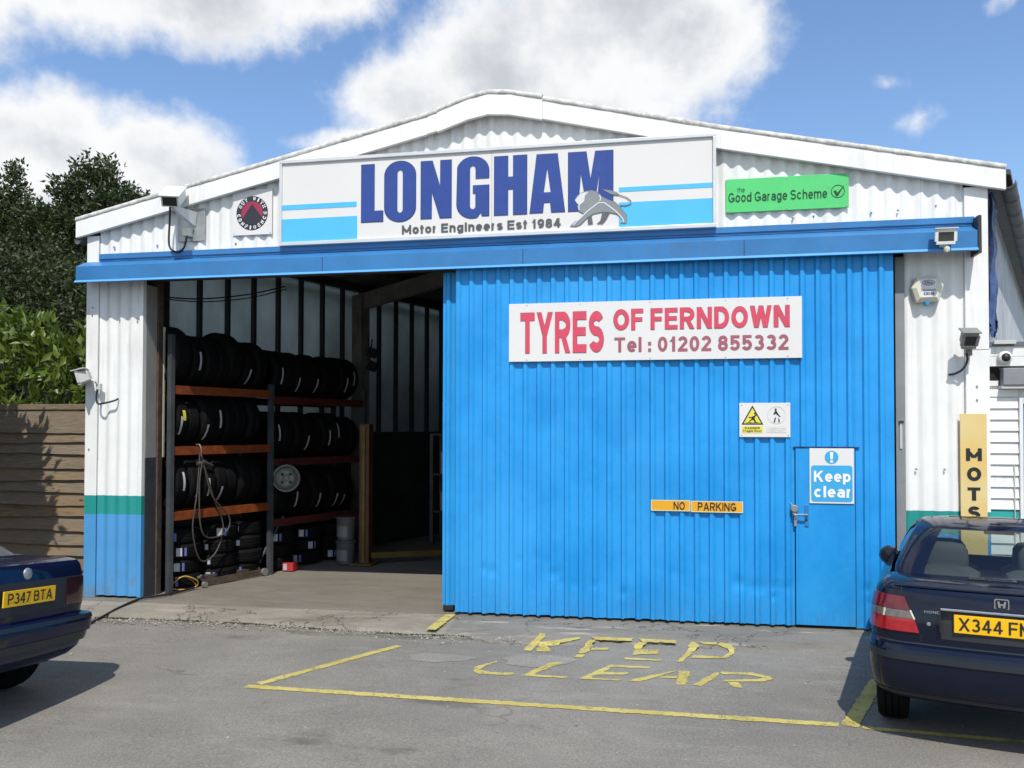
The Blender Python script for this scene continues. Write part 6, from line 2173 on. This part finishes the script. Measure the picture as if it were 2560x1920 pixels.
def loft(rings, cap_top=True, cap_bot=True):
    n = len(rings[0])
    vs = [p for r in rings for p in r]
    fs = [(i * n + k, i * n + (k + 1) % n, (i + 1) * n + (k + 1) % n, (i + 1) * n + k) for i in range(len(rings) - 1) for k in range(n)]
    h = n // 2
    def cap(b):
        # strips across the car between mirrored points: keeps the lid curved and smooth
        out = []
        m = (n - 2) // 2
        for k in range(m):
            a0, a1 = b + k, b + k + 1
            c0, c1 = b + (n - k) % n, b + (n - k - 1) % n
            q = []
            for i in (a0, a1, c1, c0):
                if i not in q:
                    q.append(i)
            if len(q) > 2:
                out.append(tuple(q))
        return out
    if cap_top:
        fs += cap((len(rings) - 1) * n)
    if cap_bot:
        fs += cap(0)
    return MB().add(vs, fs)


def patch(sh, u0, u1, z0, z1, off, side=-1, nu=8, nz=6, taper=0.0, mirror=False, u0t=None, u1t=None):
    """skin patch lying on the body; u0t/u1t: limits at its top"""
    u0t = u0 if u0t is None else u0t
    u1t = u1 if u1t is None else u1t
    vs, fs = [], []
    for j in range(nz + 1):
        t = j / nz
        z = z0 + (z1 - z0) * t
        a, b = u0 + (u0t - u0) * t, u1 + (u1t - u1) * t
        for i in range(nu + 1):
            vs.append(sh.P(a + (b - a) * i / nu, z, side, off))
    n = nu + 1
    fs = [(j * n + i, j * n + i + 1, (j + 1) * n + i + 1, (j + 1) * n + i) for j in range(nz) for i in range(nu)]
    # rim back to the body so that the piece has thickness
    edge = [i for i in range(n)] + [(j + 1) * n - 1 for j in range(1, nz + 1)] + [nz * n + i for i in range(nu - 1, -1, -1)] + [j * n for j in range(nz - 1, 0, -1)]
    base = len(vs)
    for e in edge:
        j, i = divmod(e, n)
        t = j / nz
        z = z0 + (z1 - z0) * t
        a, b = u0 + (u0t - u0) * t, u1 + (u1t - u1) * t
        vs.append(sh.P(a + (b - a) * i / nu, z, side, -0.004))
    m = len(edge)
    fs += [(edge[k], edge[(k + 1) % m], base + (k + 1) % m, base + k) for k in range(m)]
    return MB().add(vs, fs)


def band(sh, u_max, z0, z1, off, nu=14, nz=2):
    """a strip right across the back from one flank to the other"""
    L_ = [(-1, u_max * (nu - i) / nu) for i in range(nu)] + [(1, u_max * i / nu) for i in range(nu + 1)]
    vs, fs = [], []
    prof = [(z0, -0.004), (z0, off), (z1, off), (z1, -0.004)]
    for sd, u in L_:
        for z, o in prof:
            vs.append(sh.P(u, z, sd, o))
    for i in range(len(L_) - 1):
        for k in range(3):
            fs.append((i * 4 + k, i * 4 + k + 1, i * 4 + 5 + k, i * 4 + 4 + k))
    fs += [(0, 1, 2, 3), tuple((len(L_) - 1) * 4 + k for k in (3, 2, 1, 0))]
    return MB().add(vs, fs)


def car_wheel(car, x, y, R, Wd, rim_m):
    t = tyre_mesh(R, Wd, 'car_tyre')
    hub = bpy.data.objects.new('wheel', t)
    COL.objects.link(hub)
    hub.parent = car
    hub.location = (x, y, R)
    sgn = 1 if x > 0 else -1
    mb = MB().lathe([(R * 0.64, sgn * Wd * 0.36), (R * 0.60, sgn * Wd * 0.30), (R * 0.5, sgn * Wd * 0.34), (R * 0.2, sgn * Wd * 0.42), (0, sgn * Wd * 0.42)], 24, axis='X')
    part('wheel_trim', mb, rim_m, hub, smooth=40, world=False)
    return hub


def cut_arches(o, ys, R, half_w):
    """wheel arches cut out of the body"""
    me = o.data
    cut = MB()
    for y in ys:
        for sgn in (-1, 1):
            a, b = sgn * (half_w - 0.30), sgn * (half_w + 0.2)
            pr = [(0.0, min(a, b)), (R, min(a, b)), (R, max(a, b)), (0.0, max(a, b))]
            cut.lathe(pr, 28, (0, y, R * 0.86), axis='X')
    cm = cut.mesh('cut')
    co = bpy.data.objects.new('cut', cm)
    COL.objects.link(co)
    md = o.modifiers.new('b', 'BOOLEAN')
    md.operation = 'DIFFERENCE'
    md.object = co
    md.solver = 'EXACT'
    dg = bpy.context.evaluated_depsgraph_get()
    p = o.parent
    new = bpy.data.meshes.new_from_object(o.evaluated_get(dg))
    o.modifiers.clear()
    if len(new.polygons) > 50:
        o.data = new
        new.shade_smooth()
        new.set_sharp_from_angle(angle=rad(32))
    bpy.data.objects.remove(co)


def open_cabin(o, z, y0, y1):
    """take the lid off the body where the cabin sits"""
    bm = bmesh.new()
    bm.from_mesh(o.data)
    kill = [f for f in bm.faces if f.calc_center_median().z > z and f.normal.z > 0.8 and y0 < f.calc_center_median().y < y1]
    bmesh.ops.delete(bm, geom=kill, context='FACES')
    bm.to_mesh(o.data)
    bm.free()


def greenhouse(car, sh, z_lo, z_hi, z_roof, paint, steps=7, glass_name='rear_window'):
    """roof, pillars and panes above the belt line, from one stacked shell"""
    zs = [sh.rows[0][0], z_lo] + [z_lo + (z_hi - z_lo) * k / steps for k in range(1, steps + 1)] + [r[0] for r in sh.rows if r[0] > z_hi + 1e-6]
    nr, nc, ns = 9, 6, 12
    rings = [sh.ring(z, nr, nc, ns) for z in zs]
    n = len(rings[0])
    half = n // 2
    # index ranges along the ring
    L0, L1 = 0, nr                    # rear edge, left half
    S0 = nr + nc                      # first side point
    S1 = S0 + ns                      # last side point
    F0 = S1 + nc                      # first front-edge point
    def kind(k):
        kk = k if k < half else (n - 1 - k)
        if kk < nr - 1:
            return 'rear'
        if S0 <= kk < S1:
            i = kk - S0
            return 'pillar' if i in (ns // 2,) else 'side_l' if k < half else 'side_r'
        if kk >= F0 + 1:
            return 'front'
        return 'pillar'
    vs = [p for r in rings for p in r]
    groups = {'body': [], 'rear': [], 'front': [], 'side_l': [], 'side_r': []}
    for i in range(len(zs) - 1):
        for k in range(n):
            f = (i * n + k, i * n + (k + 1) % n, (i + 1) * n + (k + 1) % n, (i + 1) * n + k)
            g = kind(k) if 1 <= i <= steps else 'body'
            groups['body' if g in ('pillar', 'body') else g].append(f)
    top = loft([rings[-2], rings[-1]], True, False)
    m = (n - 2) // 2
    b = (len(zs) - 1) * n
    for k in range(m):
        q = []
        for i in (b + k, b + k + 1, b + (n - k - 1) % n, b + (n - k) % n):
            if i not in q:
                q.append(i)
        if len(q) > 2:
            groups['body'].append(tuple(q))
    def sub(fs):
        used = sorted({i for f in fs for i in f})
        mp = {o: k for k, o in enumerate(used)}
        return MB().add([vs[i] for i in used], [tuple(mp[i] for i in f) for f in fs])
    roof = part('roof', sub(groups['body']), paint, car, smooth=32, world=False)
    for g, nm in (('rear', 'rear_window'), ('front', 'windscreen'), ('side_l', 'side_window'), ('side_r', 'side_window')):
        part(nm, sub(groups[g]), M['glass'], car, smooth=40, world=False)
    return roof


def number_plate(car, txt, x0, x1, z0, z1, y, ang_x, w_box):
    A = Matrix.Translation((0, y, 0))
    pl = part('number_plate', MB().box((x0, y - 0.006, z0), (x1, y + 0.004, z1)), M['plate_yellow'], car, bevel=0.002, world=False)
    mbs = text_mb(txt, w_box, y - 0.0085, 0.02, 1.0, split=True)
    for mb in mbs:
        part('letter', mb, M['ink_black'], pl, world=False)
    return pl


def headrests(car, pts, m):
    for (x, y, z) in pts:
        rows = [(z - 0.30, 0.23, 0.10), (z - 0.10, 0.225, 0.09), (z - 0.06, 0.15, 0.06), (z - 0.03, 0.155, 0.065), (z + 0.05, 0.15, 0.06), (z + 0.09, 0.12, 0.045), (z + 0.10, 0.06, 0.02)]
        rings = []
        for zz, a, b in rows:
            rings.append([(x + a * math.copysign(abs(math.cos(t)) ** 0.6, math.cos(t)), y + b * math.copysign(abs(math.sin(t)) ** 0.6, math.sin(t)), zz) for t in [2 * math.pi * k / 20 for k in range(20)]])
        n = 20
        vs = [p for r in rings for p in r]
        fs = [(i * n + k, i * n + (k + 1) % n, (i + 1) * n + (k + 1) % n, (i + 1) * n + k) for i in range(len(rings) - 1) for k in range(n)] + [tuple((len(rings) - 1) * n + k for k in range(n))]
        part('seat_back', MB().add(vs, fs), m, car, smooth=50, world=False)


def build_right_car():
    hd = rad(-15)
    car = thing('parked_car', 'dark navy saloon car parked with its rear to us at the right', 'car', (8.86, -3.42, yard_z(8.6, -2.7)), hd)
    W = 0.75
    rows = [(0.27, 0.62, 0.22, 2.829, 0.16, 0.05), (0.285, 0.67, 0.15, 2.932, 0.17, 0.06), (0.305, 0.705, 0.095, 3.008, 0.17, 0.07), (0.345, 0.725, 0.05, 3.05, 0.17, 0.07), (0.41, 0.74, 0.02, 3.071, 0.18, 0.07), (0.48, 0.75, 0.004, 3.071, 0.18, 0.07), (0.56, 0.75, 0.0, 3.071, 0.18, 0.07), (0.615, 0.75, 0.004, 3.064, 0.18, 0.07), (0.648, 0.747, 0.02, 3.05, 0.17, 0.07), (0.66, 0.743, 0.058, 3.036, 0.17, 0.06), (0.668, 0.742, 0.066, 3.022, 0.17, 0.06), (0.72, 0.743, 0.068, 2.981, 0.17, 0.06), (0.8, 0.74, 0.074, 2.898, 0.17, 0.06), (0.88, 0.732, 0.085, 2.55, 0.17, 0.06), (0.945, 0.718, 0.1, 1.72, 0.17, 0.06), (0.985, 0.7, 0.115, 1.7, 0.17, 0.05), (1.015, 0.67, 0.14, 1.68, 0.17, 0.05), (1.035, 0.635, 0.19, 1.66, 0.17, 0.05), (1.045, 0.58, 0.26, 1.64, 0.17, 0.04)]
    sh = Shell(rows)
    zs = []
    for a, b in zip(rows, rows[1:]):
        zs += [a[0] + (b[0] - a[0]) * t for t in (0, .5)]
    zs.append(rows[-1][0])
    body = part('body', loft([sh.ring(z) for z in zs]), M['car_navy'], car, smooth=30, world=False)
    cut_arches(body, (0.70, 2.42), 0.345, W)
    open_cabin(body, 1.035, 0.50, 1.60)
    g = Shell([(0.86, 0.6, 0.4, 2.16, 0.13, 0.03), (0.9, 0.605, 0.405, 2.1, 0.13, 0.03), (1.03, 0.612, 0.42, 1.92, 0.13, 0.03), (1.08, 0.605, 0.47, 1.85, 0.13, 0.04), (1.17, 0.565, 0.58, 1.74, 0.13, 0.05), (1.26, 0.52, 0.71, 1.64, 0.13, 0.06), (1.32, 0.475, 0.84, 1.56, 0.13, 0.06), (1.345, 0.435, 0.95, 1.5, 0.14, 0.06), (1.36, 0.37, 1.08, 1.4, 0.14, 0.05), (1.366, 0.26, 1.14, 1.34, 0.1, 0.03)])
    greenhouse(car, g, 0.90, 1.312, 1.36, M['car_navy'])
    part('parcel_shelf', MB().box((-.55, .44, 0.985), (.55, .78, 0.995)), M['car_inside'], car, world=False)
    part('cabin_floor', MB().box((-.60, .5, 0.44), (.60, 1.7, 0.45)), M['car_inside'], car, world=False)
    headrests(car, [(-.30, .86, 1.12), (.30, .86, 1.12)], M['seat_cloth'])
    headrests(car, [(-.30, 1.28, 1.10), (.30, 1.28, 1.10)], M['seat_cloth'])
    part('interior_mirror', MB().box((-0.02, 1.50, 1.22), (0.18, 1.52, 1.27)), M['black_plastic'], car, world=False, bevel=0.006)
    part('rear_bench', MB().box((-.56, .78, .46), (.56, .98, .93)), M['seat_cloth'], car, bevel=0.03, world=False)
    part('dashboard', MB().box((-.56, 1.50, .60), (.56, 1.68, .93)), M['car_inside'], car, bevel=0.03, world=False)
    part('high_brake_lamp', MB().box((-.12, .49, 0.996), (.12, .54, 1.03)), M['car_inside'], car, world=False)
    # tail lamps: red over clear over red, wrapping round the corner
    for sd in (-1, 1):
        s = W - .18
        kw = dict(side=sd, nu=10, nz=4)
        lamp = part('tail_lamp', patch(sh, s - .115, s + .30, .728, .810, .012, u0t=s - .088, u1t=s + .29, **kw), M['lamp_red'], car, smooth=40, world=False)
        part('lamp_strip', patch(sh, s - .087, s + .29, .812, .860, .0135, u0t=s - .064, u1t=s + .275, **kw), M['lamp_clear'], lamp, smooth=40, world=False)
        part('lamp_rim', patch(sh, s - .093, s - .084, .810, .862, .0155, u0t=s - .070, u1t=s - .061, side=sd, nu=1, nz=3), M['ivory'], lamp, world=False)
        part('lamp_rim', patch(sh, s + .085, s + .093, .812, .860, .0155, u0t=s + .075, u1t=s + .085, side=sd, nu=1, nz=3), M['ivory'], lamp, world=False)
        part('lamp_top', patch(sh, s - .063, s + .275, .862, .945, .012, u0t=s - .030, u1t=s + .235, **kw), M['lamp_red_dark'], lamp, smooth=40, world=False)
    part('bumper_strip', band(sh, 1.25, .562, .600, .010), M['car_strip'], body, smooth=40, world=False)
    part('bumper_gap', band(sh, .98, .659, .664, .004), M['black'], body, world=False)
    part('valance_shadow_line', band(sh, .80, .345, .350, .003), M['black'], body, world=False)
    # boot lid: shut lines, plate recess with chrome bar, badge
    for sd in (-1, 1):
        part('boot_shut_line', patch(sh, .445, .449, .672, .725, .003, side=sd, u0t=.44, u1t=.444, nu=1, nz=4), M['black'], body, world=False)
        part('boot_shut_line', patch(sh, .555, .559, .955, 1.03, .003, side=sd, u0t=.55, u1t=.554, nu=1, nz=4), M['black'], body, world=False)
    part('spoiler_lip', band(sh, .60, 1.004, 1.022, .012), M['car_navy'], body, smooth=40, world=False)
    rec = part('plate_recess', patch(sh, -.33, .33, .705, .900, .004, side=1, nu=4, nz=2), M['car_dark_trim'], body, world=False)
    yp = sh.at(.80)[2] - .004
    part('chrome_bar', MB().box((-.335, yp - .028, .888), (.335, yp + .02, .902)), M['chrome'], car, bevel=0.004, world=False)
    part('chrome_end', MB().box((-.340, yp - .02, .75), (-.330, yp + .02, .887)), M['car_strip'], car, world=False)
    number_plate(car, 'X344 FMO', -.26, .26, .757, .868, yp - .012, 0, (-.235, .235, .774, .852))
    yb = sh.at(.945)[2]
    bd = part('badge', outline_badge(0.0, .945, .040, yb - .006), M['chrome'], car, world=False)
    part('badge_letter', outline_mb([[(-.024, .965), (-.013, .965), (-.010, .949), (.010, .949), (.013, .965), (.024, .965), (.017, .925), (.006, .925), (.007, .939), (-.007, .939), (-.006, .925), (-.017, .925)]], yb - .009), M['chrome'], bd, world=False)
    for mb in text_mb('HONDA', (-.425, -.31, .855, .872), sh.at(.86)[2] + .012, 0.03, 1.5, split=True):
        part('letter', mb, M['chrome'], body, world=False)
    part('boot_lock', MB().lathe([(0, -.004), (.012, -.003), (.012, .004)], 12, (-.40, sh.at(.79)[2] + .012, .79), 'Y'), M['chrome'], body, world=False)
    for sd in (-1, 1):
        part('door_mirror', MB().lathe([(0.0, -.05), (.06, -.045), (.075, -.01), (.07, .04), (.04, .07), (0, .08)], 14, (sd * .68, 1.50, 1.02), 'Y'), M['car_navy'], car, smooth=50, world=False)
        part('mirror_arm', MB().bar((sd * .56, 1.54, 1.0), (sd * .64, 1.52, 1.01), .05, .03), M['car_navy'], car, world=False)
        for y in (0.70, 2.42):
            car_wheel(car, sd * (W - .125), y, .298, .195, M['galv'])
    part('under_tray', MB().box((-.55, .25, .29), (.55, 2.8, .32)), M['black'], car, world=False)
    part('exhaust', MB().tube([(.42, .9, .26), (.42, .14, .255)], .022, 10), M['galv'], car, smooth=40, world=False)
    part('rear_axle', MB().bar((-.55, .70, .28), (.55, .70, .28), .06, .06), M['black'], car, world=False)
    for sd in (-1, 1):      # flank rubbing strips
        part('side_strip', MB().box((sd * .746 - .008, 1.1, .50), (sd * .746 + .008, 2.05, .545)), M['car_strip'], body, world=False)


def outline_badge(cx, cz, r, y):
    return outline_mb([rr_loop(cx - r, cx + r, cz - r * .85, cz + r * .85, r * .3), rr_loop(cx - r * .84, cx + r * .84, cz - r * .68, cz + r * .68, r * .24)], y)


def build_left_car():
    car = thing('parked_car', 'dark blue saloon car at the left edge, its tail towards the doorway', 'car', (2.44, -3.72, -0.022), 0)
    car.rotation_euler = (Matrix.Rotation(rad(92), 3, 'Z') @ Matrix.Rotation(rad(5.0), 3, 'Y')).to_euler()
    W = 0.80
    rows = [(0.24, .64, .30, 4.0, .14, .03), (0.27, .70, .22, 4.2, .15, .03), (0.30, .74, .15, 4.3, .15, .03), (0.36, .77, .085, 4.36, .15, .03), (0.40, .775, .07, 4.38, .15, .03), (0.405, .785, .045, 4.38, .15, .03), (0.47, .79, .030, 4.4, .15, .03), (0.475, .80, .006, 4.4, .15, .03), (0.56, .80, .0, 4.4, .15, .03), (0.595, .797, .012, 4.38, .15, .03),
            (0.60, .775, .075, 4.36, .15, .03), (0.61, .772, .085, 4.36, .15, .03), (0.70, .775, .080, 4.3, .15, .03), (0.80, .775, .082, 4.1, .15, .03), (0.88, .768, .088, 3.9, .15, .03), (0.95, .755, .10, 3.6, .15, .03), (0.985, .735, .12, 3.4, .15, .03), (1.0, .70, .17, 3.2, .15, .03), (1.006, .62, .28, 3.1, .15, .03)]
    rows = [(z * 1.06, w * 0.95, yr, yf, r, bw) for z, w, yr, yf, r, bw in rows]
    sh = Shell(rows)
    zs = []
    for a, b in zip(rows, rows[1:]):
        zs += [a[0] + (b[0] - a[0]) * t for t in (0, .5)]
    zs.append(rows[-1][0])
    body = part('body', loft([sh.ring(z) for z in zs]), M['car_blue'], car, smooth=30, world=False)
    cut_arches(body, (0.80, 3.45), 0.345, W)
    g = Shell([(z * 1.06, w * 0.95, yr, yf, r, bw) for z, w, yr, yf, r, bw in [(.995, .66, .58, 3.2, .14, .03), (1.04, .65, .66, 3.05, .14, .04), (1.15, .61, .86, 2.8, .14, .04), (1.25, .565, 1.06, 2.5, .14, .05), (1.32, .52, 1.22, 2.3, .14, .05), (1.36, .46, 1.38, 2.15, .14, .05), (1.378, .36, 1.55, 2.0, .14, .04), (1.384, .25, 1.65, 1.9, .12, .03)]])
    greenhouse(car, g, 1.097, 1.389, 1.43, M['car_blue'])
    part('cabin_floor', MB().box((-.58, .6, 1.068), (.58, 3.0, 1.074)), M['car_inside'], car, world=False)
    headrests(car, [(-.34, 1.2, 1.2), (.34, 1.2, 1.2)], M['seat_cloth'])
    # dark panel between the lamps, plate, badge
    part('rear_panel', band(sh, .74, .695, .925, .004), M['car_dark_trim'], body, smooth=40, world=False)
    for sd in (-1, 1):
        part('tail_lamp', patch(sh, (.42), .88, .712, .915, .008, side=sd, nu=10, nz=4), M['lamp_smoke'], car, smooth=40, world=False)
    part('bumper_strip', band(sh, 1.2, .599, .628, .006), M['car_strip'], body, smooth=40, world=False)
    part('bumper_band', band(sh, 1.2, .436, .495, .004), M['car_dark_trim'], body, smooth=40, world=False)
    yp = sh.at(.81)[2]
    number_plate(car, 'P347 BTA', -.26, .26, .765, .876, yp - .016, 0, (-.222, .222, .783, .858))
    yb = sh.at(.975)[2]
    part('badge', MB().lathe([(0, -.010), (.030, -.009), (.042, -.004), (.044, .006)], 22, (0, yb, .978), 'Y'), M['galv'], car, smooth=50, world=False)
    for sd in (-1, 1):
        for y in (0.80, 3.45):
            wl = car_wheel(car, sd * (W - .125), y, .298, .19, M['galv'])
            wl.location.z -= 0.118 if sd < 0 else 0.0      # the springs keep the near wheels on the ground
    part('under_tray', MB().box((-.55, .3, .26), (.55, 4.0, .32)), M['black'], car, world=False)
    part('exhaust', MB().tube([(-.4, .9, .24), (-.4, .16, .24)], .022, 10), M['galv'], car, smooth=40, world=False)


build_right_car()
build_left_car()
